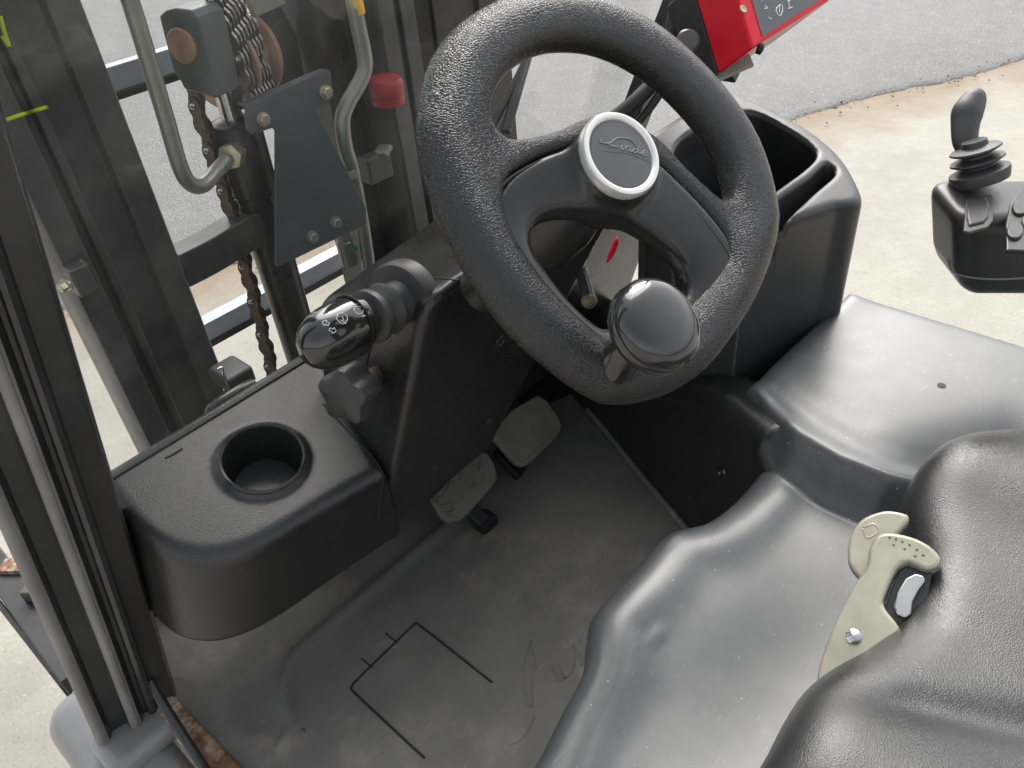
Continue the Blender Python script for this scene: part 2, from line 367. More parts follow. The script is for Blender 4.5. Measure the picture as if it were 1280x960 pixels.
# windscreen: a thin pane, mostly clear, mirror-like at a slant, with a little dust
def glass_mat():
    m = bpy.data.materials.new('windscreen_glass'); m.use_nodes = True; N, L = m.node_tree.nodes, m.node_tree.links; N.clear()
    o = N.new('ShaderNodeOutputMaterial'); tr = N.new('ShaderNodeBsdfTransparent'); tr.inputs[0].default_value = (.955, .96, .957, 1)
    gl = N.new('ShaderNodeBsdfGlossy'); gl.inputs['Roughness'].default_value = .02; lw = N.new('ShaderNodeLayerWeight'); lw.inputs[0].default_value = .5
    pw = N.new('ShaderNodeMath'); pw.operation = 'POWER'; pw.inputs[1].default_value = 4.0; L.new(lw.outputs['Facing'], pw.inputs[0])
    fr = N.new('ShaderNodeMath'); fr.operation = 'MULTIPLY_ADD'; fr.inputs[1].default_value = .5; fr.inputs[2].default_value = .035; L.new(pw.outputs[0], fr.inputs[0])
    m1 = N.new('ShaderNodeMixShader'); df = N.new('ShaderNodeBsdfDiffuse'); df.inputs[0].default_value = (.55, .55, .5, 1)
    no = N.new('ShaderNodeTexNoise'); no.inputs['Scale'].default_value = 6; no.inputs['Detail'].default_value = 8
    mp = N.new('ShaderNodeMapRange'); mp.inputs[1].default_value = .35; mp.inputs[2].default_value = .8; mp.inputs[3].default_value = .0; mp.inputs[4].default_value = .05
    tc = N.new('ShaderNodeTexCoord'); L.new(tc.outputs['Object'], no.inputs['Vector']); L.new(no.outputs[0], mp.inputs[0])
    m2 = N.new('ShaderNodeMixShader'); L.new(fr.outputs[0], m1.inputs[0]); L.new(tr.outputs[0], m1.inputs[1]); L.new(gl.outputs[0], m1.inputs[2])
    L.new(mp.outputs[0], m2.inputs[0]); L.new(m1.outputs[0], m2.inputs[1]); L.new(df.outputs[0], m2.inputs[2]); L.new(m2.outputs[0], o.inputs[0]); return m
MT['glass'] = glass_mat()
MT['concrete'] = mat('pale_concrete', (.325, .308, .268), .85, var=(1.3, .12), bump=[('noise', 90, .5, .004), ('noise', 12, .3, .01)],
    dust=[((.375, .355, .31), 6, .42, .68, .8), ((.30, .27, .215), 25, .5, .7, .5), ((.27, .23, .175), 2.2, .56, .75, .5)], specks=[((.43, .415, .37), 75, .22, .30), ((.17, .15, .12), 26, .12, .07), ((.22, .20, .165), 110, .28, .32), ((.27, .24, .19), 14, .10, .10)])
MT['asphalt'] = mat('grey_asphalt', (.150, .151, .150), .75, var=(.9, .12), bump=[('F1', 95, .8, .006), ('noise', 30, .3, .006)],
    dust=[((.205, .203, .196), 7, .45, .7, .6)], specks=[((.30, .30, .29), 75, .36, .40), ((.10, .10, .10), 85, .34, .30), ((.48, .475, .46), 48, .20, .16)])
MT['dirt'] = mat('brown_grit', (.28, .205, .125), .9, var=(6, .25), dust=((.37, .32, .245), 9, .45, .65, .7), bump=[('noise', 60, .6, .008)])
# brown silt washed along the road's edge: a stain with its own ragged shape on the concrete
def stain_edge(m, A, nrm2):
    N, L = m.node_tree.nodes, m.node_tree.links; b = N['Principled BSDF']; src = b.inputs['Base Color'].links[0].from_socket
    g = N.new('ShaderNodeNewGeometry'); d = N.new('ShaderNodeVectorMath'); d.operation = 'DOT_PRODUCT'; d.inputs[1].default_value = (*nrm2, 0); L.new(g.outputs['Position'], d.inputs[0])
    n = N.new('ShaderNodeTexNoise'); n.inputs['Scale'].default_value = 3.5; n.inputs['Detail'].default_value = 7; n.inputs['Roughness'].default_value = .65; L.new(g.outputs['Position'], n.inputs['Vector'])
    ad = N.new('ShaderNodeMath'); ad.operation = 'MULTIPLY_ADD'; ad.inputs[1].default_value = .75; L.new(n.outputs[0], ad.inputs[0]); L.new(d.outputs['Value'], ad.inputs[2])
    k0 = float(np.dot(A, nrm2)); mr = N.new('ShaderNodeMapRange'); mr.inputs[1].default_value = k0-.10; mr.inputs[2].default_value = k0+.38; mr.inputs[4].default_value = .8; L.new(ad.outputs[0], mr.inputs[0])
    mx = N.new('ShaderNodeMix'); mx.data_type = 'RGBA'; mx.inputs[7].default_value = (.215, .155, .095, 1); L.new(mr.outputs[0], mx.inputs[0]); L.new(src, mx.inputs[6]); L.new(mx.outputs[2], b.inputs['Base Color'])
# ================================================================== the setting
def ground_sheet():
    xs = np.r_[-80, -20, np.linspace(-4, 12, 9), 30, 80]; ys = np.r_[-80, -20, np.linspace(-4, 12, 9), 30, 80]
    v = [(x, y, 0) for x in xs for y in ys]; n = len(ys)
    f = [(i*n+j, (i+1)*n+j, (i+1)*n+j+1, i*n+j+1) for i in range(len(xs)-1) for j in range(n-1)]
    return mk('ground', v, f, MT['concrete'], None)
tag(ground_sheet(), kind='structure')
# the asphalt road: its ragged edge runs past the truck's front right
EA, EB = np.array([3.99, 1.70]), np.array([5.4, 1.02]); ed = nrm(EB-EA); en = np.array([-ed[1], ed[0]])
if en[1] < 0: en = -en
def edge_pt(s): 
    w = .05*mnoise.noise(Vector((s*1.3, 0, 0)))+.03*mnoise.noise(Vector((s*6, 3, 0)))+.018*mnoise.noise(Vector((s*22, 7, 0)))
    return EA+ed*s+en*w
ss = np.r_[-90, -30, np.arange(-8, 10, .03), 30, 90]
ep = np.array([edge_pt(s) if -9 < s < 11 else EA+ed*s for s in ss])
v, f = [], []
lay = [(0, .0), (.015, .008), (.06, .013), (.6, .015), (90, .015)]
for p in ep:
    for k, (d, z) in enumerate(lay):
        q = p+en*d; v.append((q[0], q[1], .001+z + (0 if k in (0, 4) else .004*mnoise.noise(Vector((q[0]*14, q[1]*14, k))))))
m = len(lay)
for i in range(len(ep)-1):
    for k in range(m-1): f.append((i*m+k, (i+1)*m+k, (i+1)*m+k+1, i*m+k+1))
tag(mk('road', v, f, MT['asphalt'], None), kind='structure')
stain_edge(MT['concrete'], EA, en)
# loose stones along the edge
V, Fc = [], []
for _ in range(420):
    s = rng.uniform(-6, 4); p = edge_pt(s)+en*rng.normal(-.02, .10); r = rng.uniform(.003, .010)
    b = len(V)
    for k in range(6):
        d = [(1, 0, 0), (-1, 0, 0), (0, 1, 0), (0, -1, 0), (0, 0, 1), (0, 0, -1)][k]
        V.append((p[0]+d[0]*r*rng.uniform(.7, 1.3), p[1]+d[1]*r*rng.uniform(.7, 1.3), .014+d[2]*r*.7))
    for t in ((0, 2, 4), (2, 1, 4), (1, 3, 4), (3, 0, 4), (2, 0, 5), (1, 2, 5), (3, 1, 5), (0, 3, 5)): Fc.append(tuple(i+b for i in t))
tag(mk('loose_stones', V, Fc, MT['concrete'], None, False), 'loose grit and pebbles along the ragged asphalt edge', 'stones', kind='stuff')

# ================================================================== the forklift truck
TRUCK = bpy.data.objects.new('forklift_truck', None); TRUCK.location = TRUCK_BASE; COL.objects.link(TRUCK)
tag(TRUCK, 'forklift truck with black dashboard, thick steering wheel, grey hood and dark mast', 'forklift')
FZ = 0.6
# ---- floor: rubber plate with a service flap cut out on three sides
fA, fB, fC, fD = [P(*p, z=FZ)[:2] for p in ((440, 858), (520, 783), (615, 852), (530, 947))]
x0, x1, y0, y1 = .258, .388, .487, .638
def floor_f(x, y, z):
    h = FZ + 0*x*y
    # moulded ridge running across, bending back near the sill
    ridge = [(.58, .742), (.30, .744), (.235, .738), (.195, .705), (.175, .66), (.150, .645)]
    d = pline2(x, y, resample(ridge, 40), False)
    h = h + .0065*np.exp(-(d/.011)**2)
    h = h + .02*sstep(.86, .93, y)*1.0
    # raised outer border towards the sill
    h = h - .004*sstep(.125, .105, x)
    top = z-h
    r = .012
    # slots of the flap
    def seg(ax, ay, bx, by):
        t = np.clip(((x-ax)*(bx-ax)+(y-ay)*(by-ay))/((bx-ax)**2+(by-ay)**2), 0, 1)
        return np.sqrt((x-ax-(bx-ax)*t)**2+(y-ay-(by-ay)*t)**2)
    return top
# heightfield floor (fine grid so that the ridge reads), the slots are separate dark grooves cut through
def floor_grid():
    xs = np.arange(.085, 1.02, .005); ys = np.arange(.25, 1.0, .005)
    X, Y = np.meshgrid(xs, ys, indexing='ij')
    H = FZ-floor_f(X, Y, np.full_like(X, FZ))+0
    H = FZ + (FZ - floor_f(X, Y, np.full_like(X, FZ)) - FZ)
    n = len(ys); v = np.stack([X, Y, H], -1).reshape(-1, 3)
    f = [(i*n+j, (i+1)*n+j, (i+1)*n+j+1, i*n+j+1) for i in range(len(xs)-1) for j in range(n-1)]
    return v, f
v, f = floor_grid()
floor = mk('floor_mat', v, f, MT['mattfloor'], TRUCK, True, 'dusty dark grey rubber floor mat with moulded ridge')
ftree = bvh(floor)
flap_px = [[(531, 948), (445, 868), (440, 858), (446, 850), (512, 786), (520, 781), (530, 786), (615, 853)], [(497, 804), (482, 792)], [(466, 835), (451, 823)]]
strokes('flap_slot', ftree, [flap_px[0]], .0018, MT['black'], floor, .0, n=60, seg=6, smooth=False)
for _s in flap_px[1:]: strokes('flap_slot', ftree, [_s], .0012, MT['black'], floor, .0, n=8, smooth=False)
# the moulded maker's lettering in the mat
FL = [[(664, 800), (655, 830), (655, 865), (665, 885), (664, 858), (668, 826), (662, 806)],
      [(668, 895), (655, 920), (638, 930), (628, 922)], [(690, 832), (698, 850), (708, 846)], [(700, 832), (706, 848), (716, 836), (720, 812)],
      [(716, 806), (724, 820), (730, 832), (734, 806)], [(724, 800), (734, 818)], [(736, 790), (742, 806), (748, 796), (744, 776)], [(750, 770), (756, 782)]]
strokes('embossed_lettering', ftree, FL, .0026, MT['mattfloor'], floor, -.0012, n=24, seg=6)
for i, (px, py) in enumerate(((363, 908), (378, 914), (365, 810))):
    c = P(px, py, z=FZ)
    lathe('rivet', c+np.array([0, 0, -.001]), (0, 0, 1), [(.0045, 0), (.004, .002), (.002, .003)], MT['bolthead'], floor, 16)
tube('mat_edge', [P(876, 684, z=FZ+.003), P(840, 640, z=FZ+.004), P(800, 592, z=FZ+.004), P(765, 548, z=FZ+.008), P(735, 512, z=FZ+.012)], .006, MT['mattfloor'], floor, n=30, seg=8)
# rusty sill at the entry and the frame bar beside it
prism('sill', [(.062, .86, FZ+.004), (.092, .84, FZ+.004), (.105, .30, FZ+.004), (.070, .30, FZ+.004)], (0, 0, 1), .035, MT['rust'], TRUCK, .006, 'rusty entry sill strip along the floor edge')
prism('side_frame', [(-.012, 1.0, FZ-.024), (.066, 1.0, FZ-.024), (.060, .2, FZ-.024), (-.012, .2, FZ-.024)], (0, 0, 1), .10, MT['frame'], TRUCK, .03, 'blue grey painted side frame below the cab pillar')
prism('front_bulkhead', [(.08, .955, .45), (1.1, .955, .45), (1.1, .955, .86), (.08, .955, .86)], (0, -1, 0), .02, MT['black'], TRUCK, .002)
box('chassis', (.60, .15, .38), (.98, 1.1, .40), MT['mastdark'], TRUCK, bev=.02)
# fender lump, step and beam outside the pillar
sdf_obj('fender', lambda x, y, z: rbox(x, y, z, (.0, .905, .52), (.055, .10, .05), .045), (-.12, .74, .42), (.10, 1.05, .58), .008, MT['frame'], TRUCK)
prism('step', [P(*p, z=.40) for p in ((102, 925), (128, 905), (230, 1010), (190, 1010))], (0, 0, 1), .05, MT['frame'], TRUCK, .006, 'worn ribbed step outside the left pillar')
for k in range(3):
    a = P(118+24*k, 936+22*k, z=.405); b = P(136+24*k, 924+22*k, z=.405)
    beam('step_rib', a, b, .012, .01, MT['pillar'], TRUCK, bev=.002)
bm0, bm1 = P(-40, 660, z=.30), P(100, 850, z=.30)
beam('mudguard_bar', bm0, bm1, .055, .05, MT['mastdark'], TRUCK, label='dark dirty bar beside the left front wheel')
beam('mudguard_rail', P(-40, 705, z=.28), P(85, 865, z=.28), .012, .05, MT['mastdark'], TRUCK)
box('rusty_lug', P(18, 708, z=.33), (.035, .055, .012), MT['rust'], TRUCK, axes=frame((0, 0, 1), (1, .8, 0)), bev=.001)
box('clamp', P(45, 735, z=.34), (.05, .035, .03), MT['mast'], TRUCK, axes=frame((0, 0, 1), (1, .8, 0)))

# ---- left cab pillar, a pressed profile, leaning back
pb, pt = np.array([.030, .835, FZ-.02]), P(-135, 120, y=.70)
pdir = nrm(pt-pb); ptop = pb+pdir*1.75
pa, pc, _ = frame(pdir, (1, -.35, 0))          # pa: across (to the right), pc: towards the front
if pc[1] < 0: pc = -pc
prof = [(-.052, .05), (-.060, .03), (-.060, .005), (-.054, -.006), (-.044, -.008), (-.036, -.002), (-.033, .006), (-.010, .008), (-.006, .0), (.000, -.006), (.008, -.007), (.013, .0), (.016, .010), (.020, .010), (.023, .003), (.028, .001), (.033, .004), (.035, .012), (.058, .016), (.062, .022), (.062, .05), (.0, .07)]
prof = [(p*.80 if p < 0 else p, q) for p, q in prof]
def extr(name, prof, a, b, ax, ay, mt, parent, bev=0, label=None):
    rings = [[a+ax*p+ay*q for p, q in prof], [b+ax*p+ay*q for p, q in prof]]
    v, f = loft(rings); o = mk(name, v, f, mt, parent, True, label, 42)
    if bev: bevel(o, bev)
    return o
pil = extr('cab_pillar', prof, pb, ptop, pa, pc, MT['pillar'], TRUCK, label='ribbed dark grey cab pillar leaning beside the windscreen')
for (q0, q1, dep) in ((-.046, -.031, -.0092), (-.003, .011, -.0082)):
    qs = np.linspace(q0, q1, 7); w = (q1-q0)/2
    pr = [(q, dep+.004*((q-(q0+q1)/2)/w)**2) for q in qs]+[(q1, dep+.012), (q0, dep+.012)]
    extr('rubber_sheen_strip', pr, pb, ptop, pa, pc, MT['pillarlight'], pil)  # rubber strips, paler to carry the pillar's sheen
# foot weld
sdf_obj('pillar_foot', lambda x, y, z: rbox(x, y, z, (.034, .828, .584), (.056, .042, .018), .014), (-.08, .76, .55), (.12, .91, .63), .006, MT['frame'], TRUCK)
tube('door_strip', [P(188, 852, z=.665), P(203, 878, z=.65), P(226, 915, z=.63), P(250, 952, z=.615), P(275, 990, z=.61)], .0065, MT['pillar'], TRUCK, n=24, seg=10, flat=.6)
# ---- right pillar, overhead guard (outside the picture, it shades the cab)
rp0, rp1 = np.array([1.06, .80, 1.0]), np.array([1.02, .56, 2.15])
extr('cab_pillar', [(-.028, -.02), (.028, -.02), (.028, .02), (-.028, .02)], P(776, 190, y=.80), P(850, 0, y=.74)+(P(850, 0, y=.74)-P(776, 190, y=.80))*3.2, np.array([1, 0, 0.]), np.array([0, 1., 0]), MT['mastdark'], TRUCK, .006)
if False: guard = box('overhead_guard', (.58, .50, 2.16), (1.06, .07, .06), MT['mast'], TRUCK, bev=.01)
for k in range(0): box('guard_bar', (.58, .36-.15*k, 2.16), (1.0, .035, .045), MT['mast'], guard, bev=.006)
for x in (): box('guard_side', (x, -.1, 2.16), (.05, 1.2, .06), MT['mast'], guard, bev=.01)

# ---- windscreen and its lower seal
GY = .846
gz = lambda x: .972+ .0*x
glass_o = prism('windscreen', [(x_, GY-.205*(z_-.95), z_) for x_, z_ in ((.13, .95), (1.14, .95), (1.25, 1.32), (1.25, 2.12), (.20, 2.12))], nrm((0, -1, -.205)), .005, MT['glass'], TRUCK, 0, 'clear dusty windscreen pane in front of the mast')
beam('glass_seal', P(128, 608, y=GY-.004), P(470, 398, y=GY-.004), .010, .012, MT['seal'], TRUCK)
beam('glass_trim', P(128, 602, y=GY+.006), P(470, 392, y=GY+.006), .008, .010, MT['pipe'], TRUCK)
tube('wiper_foot', [P(262, 520, y=.87), P(268, 508, y=.87), P(300, 488, y=.87), P(316, 480, y=.875)], .008, MT['pillar'], TRUCK, n=20)

# ---- left dash cover with cup holder
cupc = P(329, 576, z=.94); cn = nrm((0, -.31, .95)); SL = .31/.95
ctop = [(.146, .86), (.143, .80), (.142, .765), (.150, .728), (.172, .695), (.207, .673), (.25, .662), (.31, .655), (.398, .642), (.402, .648), (.455, .79), (.47, .86)]
ctop = [tuple(p) for p in resample(np.array(ctop[:9]), 40)]+[(.405, .647), (.455, .79), (.47, .86)]
def cover_f(x, y, z):
    d2 = poly2(x+.026*np.clip((.93-z)/.15, 0, 1.2)*sstep(.34, .15, x), y+.02*np.clip((.90-z)/.12, 0, 1.2)*0, ctop)
    H = cupc[2]+SL*(y-cupc[1])
    H = H - .10*np.clip(.155-x, 0, 1)**1.2
    top = (z-H)*.95
    body = smax(d2, top, .019)
    body = smax(body, .787-z, .005)
    # shallow raised collar round the cup and the cup bore
    q = np.stack(np.broadcast_arrays(x-cupc[0], y-cupc[1], z-cupc[2]), -1); w = q @ cn
    r = np.sqrt(np.maximum((q**2).sum(-1)-w**2, 0))
    body = smin(body, np.maximum(r-.0535, abs(w)-.006), .010)
    return np.maximum(body, -np.maximum(r-.047, -.09-w))
cover = sdf_obj('dash_cover', cover_f, (.10, .62, .765), (.50, .88, 1.02), .0036, MT['dash'], TRUCK, label='rounded grained black dash cover with round cup holder')
lathe('cup_holder', cupc, cn, [(.0465, -.085), (.049, -.085), (.0505, .0045), (.0525, .0075), (.0505, .0095), (.0478, .008), (.0468, .003), (.0455, -.002), (.044, -.050), (.040, -.057), (.02, -.059), (.0005, -.059)], MT['dashsmooth'], cover, 64, 'round black cup holder with raised lip')
ctree = bvh(cover)
strokes('panel_seam', ctree, [[(404, 505), (440, 545), (476, 587), (476, 620), (473, 655)]], .0013, MT['black'], cover, 0, n=60, smooth=False)
strokes('slot', ctree, [[(206, 573), (215, 569), (228, 561)]], .0014, MT['black'], cover, 0, n=20, smooth=False)

# ---- steering column shroud
def plane_from(a, b, c, inside):
    n = nrm(np.cross(np.array(b)-a, np.array(c)-a))
    if (np.array(inside)-a) @ n > 0: n = -n
    return n, n @ np.array(a)
tip = P(478, 668, y=.662); brt = P(612, 562, y=.662); rdg = P(534, 392, y=.575)
inside = np.array([.52, .72, .98])
pl = [plane_from(tip, brt, rdg, inside)]                                        # operator face
trt = onplane(672, 448, tip, pl[0][0])
lt = P(440, 440, y=.72)
pl.append(plane_from(tip, rdg, lt, inside))                                     # left face
pl.append(plane_from(tip, brt, np.array(brt)+np.array([0, .2, -.06]), inside))  # underside
pl.append(plane_from(brt, trt, np.array(trt)+np.array([-.02, .2, 0]), inside))  # right face
pl.append((np.array([0, 1., 0]), .80))
tn = nrm((-.10, .34, .93)); pl.append((tn, tn @ P(560, 340, y=.60)))            # top
def shroud_f(x, y, z):
    d = -1e9
    for i, (n, c) in enumerate(pl):
        e = x*n[0]+y*n[1]+z*n[2]-c
        d = e if i == 0 else smax(d, e, (.008 if i in (2, 3) else .018))
    return d
shroud = sdf_obj('column_shroud', shroud_f, (.30, .48, .70), (.86, .96, 1.26), .006, MT['dashsmooth'], TRUCK, label='smooth black wedge shaped steering column shroud')
stree = bvh(shroud)
for px, py, r in ((626, 427, .010), (545, 584, .007), (612, 526, .006)):
    c = cast(stree, px, py); 
    if c is not None: lathe('screw', c+pl[0][0]*-.001, pl[0][0], [(r, 0), (r*.9, .0015), (r*.6, .002), (r*.5, .0), (.001, .0)], MT['pillar'], shroud, 24)
for _s in ([(512, 344), (545, 348), (590, 352), (640, 358)], [(466, 425), (458, 455), (452, 480)]): strokes('panel_seam', stree, [_s], .0012, MT['black'], shroud, 0, n=20, smooth=False)
# ---- dash cowl behind the wheel, arching along the glass
def cowl_f(x, y, z):
    H = 1.013+.26*np.clip(x-.52, 0, .16)+.0*x+ .0*y
    H = H - .95*np.clip(.52-x, 0, 1)
    top = (z-(H-.22*(.84-y)))*.93
    side = np.maximum(np.maximum(.46-x, x-1.10), np.maximum(.70-y, y-.852))
    return np.maximum(smax(top, side, .03), .90-z)
cowl = sdf_obj('dash_cowl', cowl_f, (.37, .57, .80), (1.13, .88, 1.16), .006, MT['dash'], TRUCK, label='grained black dash cowl arching below the windscreen')

# ---- dash panel between column and console
def dpan_f(x, y, z):
    face = (y-(.70-.32*(z-.90)))*-.95
    b = smax(smax(face, z-(1.045-.10*(y-.70)), .025), np.maximum(np.maximum(.56-x, x-1.07), np.maximum(y-.84, .72-z)), .01)
    return smin(b, np.maximum(np.sqrt((x-.80)**2+(z-.97)**2)-.045, abs(y-(.70-.32*(z-.90))+.004)-.006), .012)
sdf_obj('dash_panel', dpan_f, (.54, .60, .70), (1.10, .88, 1.08), .006, MT['dash'], TRUCK, label='dark grey dash panel between steering column and console')
# ---- indicator stalk
sb = P(505, 374, y=.625); stip = P(378, 440, y=.60)
sax = nrm(stip-sb); sl = np.linalg.norm(stip-sb)
boot = [(r*(.88 if w < .010 else .74), w) for r, w in [(.050, -.012), (.051, .004), (.048, .009), (.036, .011), (.032, .018), (.030, .022), (.036, .027), (.040, .032), (.036, .037), (.028, .042), (.027, .045), (.034, .049), (.041, .054), (.040, .060), (.030, .064), (.018, .066)]]
stalk_boot = lathe('stalk_boot', sb, sax, boot, MT['rubber'], TRUCK, 48, 'ribbed dark rubber boot of the indicator stalk', hint=(0, 0, 1))
L0 = .058; LL = sl-L0+.0
lev = [(.001, L0)]+[(.0335*math.sin(min(1, (t+.30)/.75)*math.pi/2)**.8 if t < .45 else .0335*math.sqrt(max(0, 1-((t-.45)/.55)**2.6)), L0+LL*t) for t in np.linspace(0, 1, 26)]
lev[-1] = (.0005, L0+LL)
lever = lathe('indicator_stalk', sb, sax, lev, MT['knob'], TRUCK, 48, 'glossy black indicator stalk with white wiper and arrow symbols', squash=.88, hint=(0, 0, 1))
ltree = bvh(lever)
def arrow(cx, cy_, s, a):
    pts = [(-5, -2), (0, -2), (0, -4.5), (5, 0), (0, 4.5), (0, 2), (-5, 2), (-5, -2)]
    ca, sa = math.cos(a), math.sin(a); return [(cx+s*(x*ca-y*sa), cy_+s*(x*sa+y*ca)) for x, y in pts]
sym = [arrow(407, 404, .85, math.radians(200)), arrow(416, 413, .85, math.radians(20)),
       [(420, 398), (424, 392), (432, 393), (434, 400), (428, 405), (420, 398)], [(426, 400), (433, 405)], [(428, 396), (430, 401)],
       [(442, 387), (446, 383), (453, 385), (453, 391), (446, 392), (442, 387)], [(452, 396), (457, 394)], [(440, 382), (447, 380)]]
strokes('symbol', ltree, sym, .00032, MT['white'], lever, .0001, n=30, seg=5, smooth=False)
seam = lathe('stalk_ring', sb, sax, [(.0345, L0+LL*.28), (.0347, L0+LL*.285), (.0345, L0+LL*.29)], MT['black'], lever, 48, squash=.88, hint=(0, 0, 1))
# ---- star knob that locks the column
kb = P(464, 474, y=.665); kf = P(416, 505, y=.645); kax = nrm(kf-kb)
star = lathe('star_knob', kb, kax, [(.004, .014), (.022, .016), (.029, .021), (.032, .030), (.033, .048), (.030, .058), (.023, .062), (.001, .063)], MT['rubber'], TRUCK, 70, 'dark grey lobed clamp knob under the indicator stalk', lobes=5, lobe=.13, hint=(0, 0, 1))
lathe('knob_bolt', kb-kax*.012, kax, [(.012, 0), (.012, .016), (.010, .018), (.001, .018)], MT['bolthead'], star, 24)

# ---- steering wheel
wt, wa = math.radians(48), math.radians(-9)
WN = np.array([math.sin(wa)*math.sin(wt), -math.cos(wa)*math.sin(wt), math.cos(wt)])
WC = P(750, 250, t=.70); WX, WY, _ = frame(WN)
WA = np.array([WX, WY, WN])
def w2(px, py, w=0.0):
    q = onplane(px, py, WC+WN*w, WN)-WC; return np.array([q @ WX, q @ WY])
out_px = np.array([(523, 160), (540, 90), (580, 40), (640, 8), (700, 0), (760, 8), (830, 40), (900, 100), (950, 170), (975, 250), (972, 300), (950, 360), (920, 410), (880, 460), (830, 492), (780, 503), (740, 498), (690, 465), (630, 410), (580, 340), (545, 270), (525, 200)], float)
half = np.array([36, 33, 29, 26, 25, 26, 29, 32, 33, 34, 34, 34, 34, 35, 36, 36, 36, 36, 36, 37, 38, 38], float)
tg = np.roll(out_px, -1, 0)-np.roll(out_px, 1, 0); nl = np.stack([-tg[:, 1], tg[:, 0]], 1); nl /= np.linalg.norm(nl, axis=1)[:, None]
cen = out_px.mean(0); nl *= np.sign(((cen-out_px)*nl).sum(1))[:, None]
mid_px = out_px+nl*half[:, None]
rimc = resample(np.array([w2(*p) for p in mid_px]), 72, True)
up_px = [(603, 140), (610, 110), (640, 70), (690, 52), (760, 64), (830, 107), (880, 162), (905, 205), (912, 240), (905, 256), (890, 250), (850, 215), (815, 180), (777, 160), (735, 152), (690, 170), (640, 180), (620, 172), (606, 158)]
seam_px = [(723, 193), (680, 200), (635, 225), (613, 260), (615, 290), (635, 330), (680, 385), (720, 430), (745, 455), (790, 468), (840, 462), (885, 435), (908, 388), (917, 345), (905, 310), (870, 265), (828, 225), (800, 205), (760, 196)]
low_px = [(658, 300), (665, 285), (690, 275), (730, 277), (770, 285), (805, 302), (835, 324), (848, 345), (846, 372), (826, 396), (790, 410), (755, 414), (735, 408), (700, 375), (675, 342), (661, 318)]
UPH = resample(np.array([w2(*p) for p in up_px]), 60, True)
SEAM = resample(np.array([w2(*p) for p in seam_px]), 60, True)
LOW = resample(np.array([w2(*p, -.008) for p in low_px]), 60, True)
HUB = w2(777, 192, .03)
def rim_f(u, v, w):
    dc = pline2(u, v, rimc)
    a_, b_ = .0262, .0195
    rim = (np.sqrt((dc/a_)**2+(w/b_)**2)-1)*b_
    reg = np.maximum(np.maximum(poly2(u, v, rimc), -poly2(u, v, UPH)), -poly2(u, v, SEAM))
    rh = np.sqrt((u-HUB[0])**2+(v-HUB[1])**2)
    w0 = .004+.006*np.exp(-(rh/.06)**2)
    sp_ = smax(reg, abs(w-w0)-.010, .012)
    return smin(rim, sp_, .018)
wheel = sdf_obj('steering_wheel', rim_f, (-.25, -.25, -.035), (.25, .25, .045), .0030, MT['rim'], TRUCK, WC, WA, 'thick pebbled black steering wheel rim with two spokes')
def ins_f(u, v, w):
    reg = smax(poly2(u, v, SEAM)-.0006, -poly2(u, v, LOW), .004)
    rh = np.sqrt((u-HUB[0])**2+(v-HUB[1])**2)
    dl = poly2(u, v, LOW)
    w0 = .003-.010*np.exp(-np.maximum(dl, 0)/.012)+.006*np.exp(-(rh/.06)**2)
    b = smax(reg, abs(w-w0)-.0105, .008)
    hubc = smax(rh-.0385-.25*np.clip(.012-w, 0, .05), abs(w-.002)-.022, .006)
    return smin(b, hubc, .014)
ins = sdf_obj('wheel_insert', ins_f, (-.22, -.22, -.035), (.22, .22, .04), .0028, MT['insert'], wheel, WC, WA, 'smooth black wheel insert around the hub')
wtree = bvh(wheel)
for sg in ([(722, 193), (680, 200), (635, 225), (613, 260), (615, 290), (635, 330), (680, 385), (720, 430), (742, 452)], [(829, 226), (870, 265), (905, 310), (917, 345), (909, 388), (893, 428)]):
    pts = [WC+WX*q[0]+WY*q[1]+WN*.0128 for q in resample(np.array([w2(*p, .0128) for p in sg]), 60)]
    tube('insert_seam', pts, .0011, MT['black'], wheel, seg=6)
hc = WC+WX*HUB[0]+WY*HUB[1]
badge = lathe('badge_ring', hc, WN, [(.0375, .018), (.0385, .022), (.0388, .0285), (.0372, .0315), (.0345, .0322), (.0322, .0312), (.0310, .0290), (.0300, .024)], MT['ring'], wheel, 72, 'silver ring round the hub badge')
cap = lathe('hub_badge', hc, WN, [(.0312, .022), (.0312, .0285), (.0300, .0298), (.015, .0308), (.0005, .0312)], MT['badge'], wheel, 72, 'dark grey hub badge with raised script lettering')
btree = bvh(cap)
def bp(x, y): return (700+x/6.857, 120+y/6.857)
LD = [[(352, 378), (342, 390), (360, 402), (400, 408), (428, 404), (452, 386), (480, 366), (515, 359), (560, 361), (602, 376), (634, 402), (654, 430), (664, 455), (664, 488), (678, 496)],
      [(428, 404), (418, 420), (445, 430), (478, 436), (500, 444)],
      [(530, 425), (520, 446), (527, 460), (541, 456)], [(561, 432), (553, 468)], [(556, 454), (578, 436), (594, 442), (588, 472), (602, 478), (622, 470)],
      [(660, 465), (640, 455), (624, 468), (628, 486), (648, 488), (662, 470)], [(678, 496), (704, 490)],
      [(702, 492), (730, 492), (742, 478), (724, 470), (706, 482), (704, 502), (724, 514), (752, 508)],
      [(370, 470), (450, 478), (540, 486), (640, 515), (770, 570)]]
LD = [[bp(*p) for p in l] for l in LD]
strokes('badge_lettering', btree, LD[:-1], .00068, MT['letter'], cap, .0003, n=30, seg=6)
strokes('badge_line', btree, LD[-1:], .0003, MT['badge'], cap, .0001, n=30, seg=6)
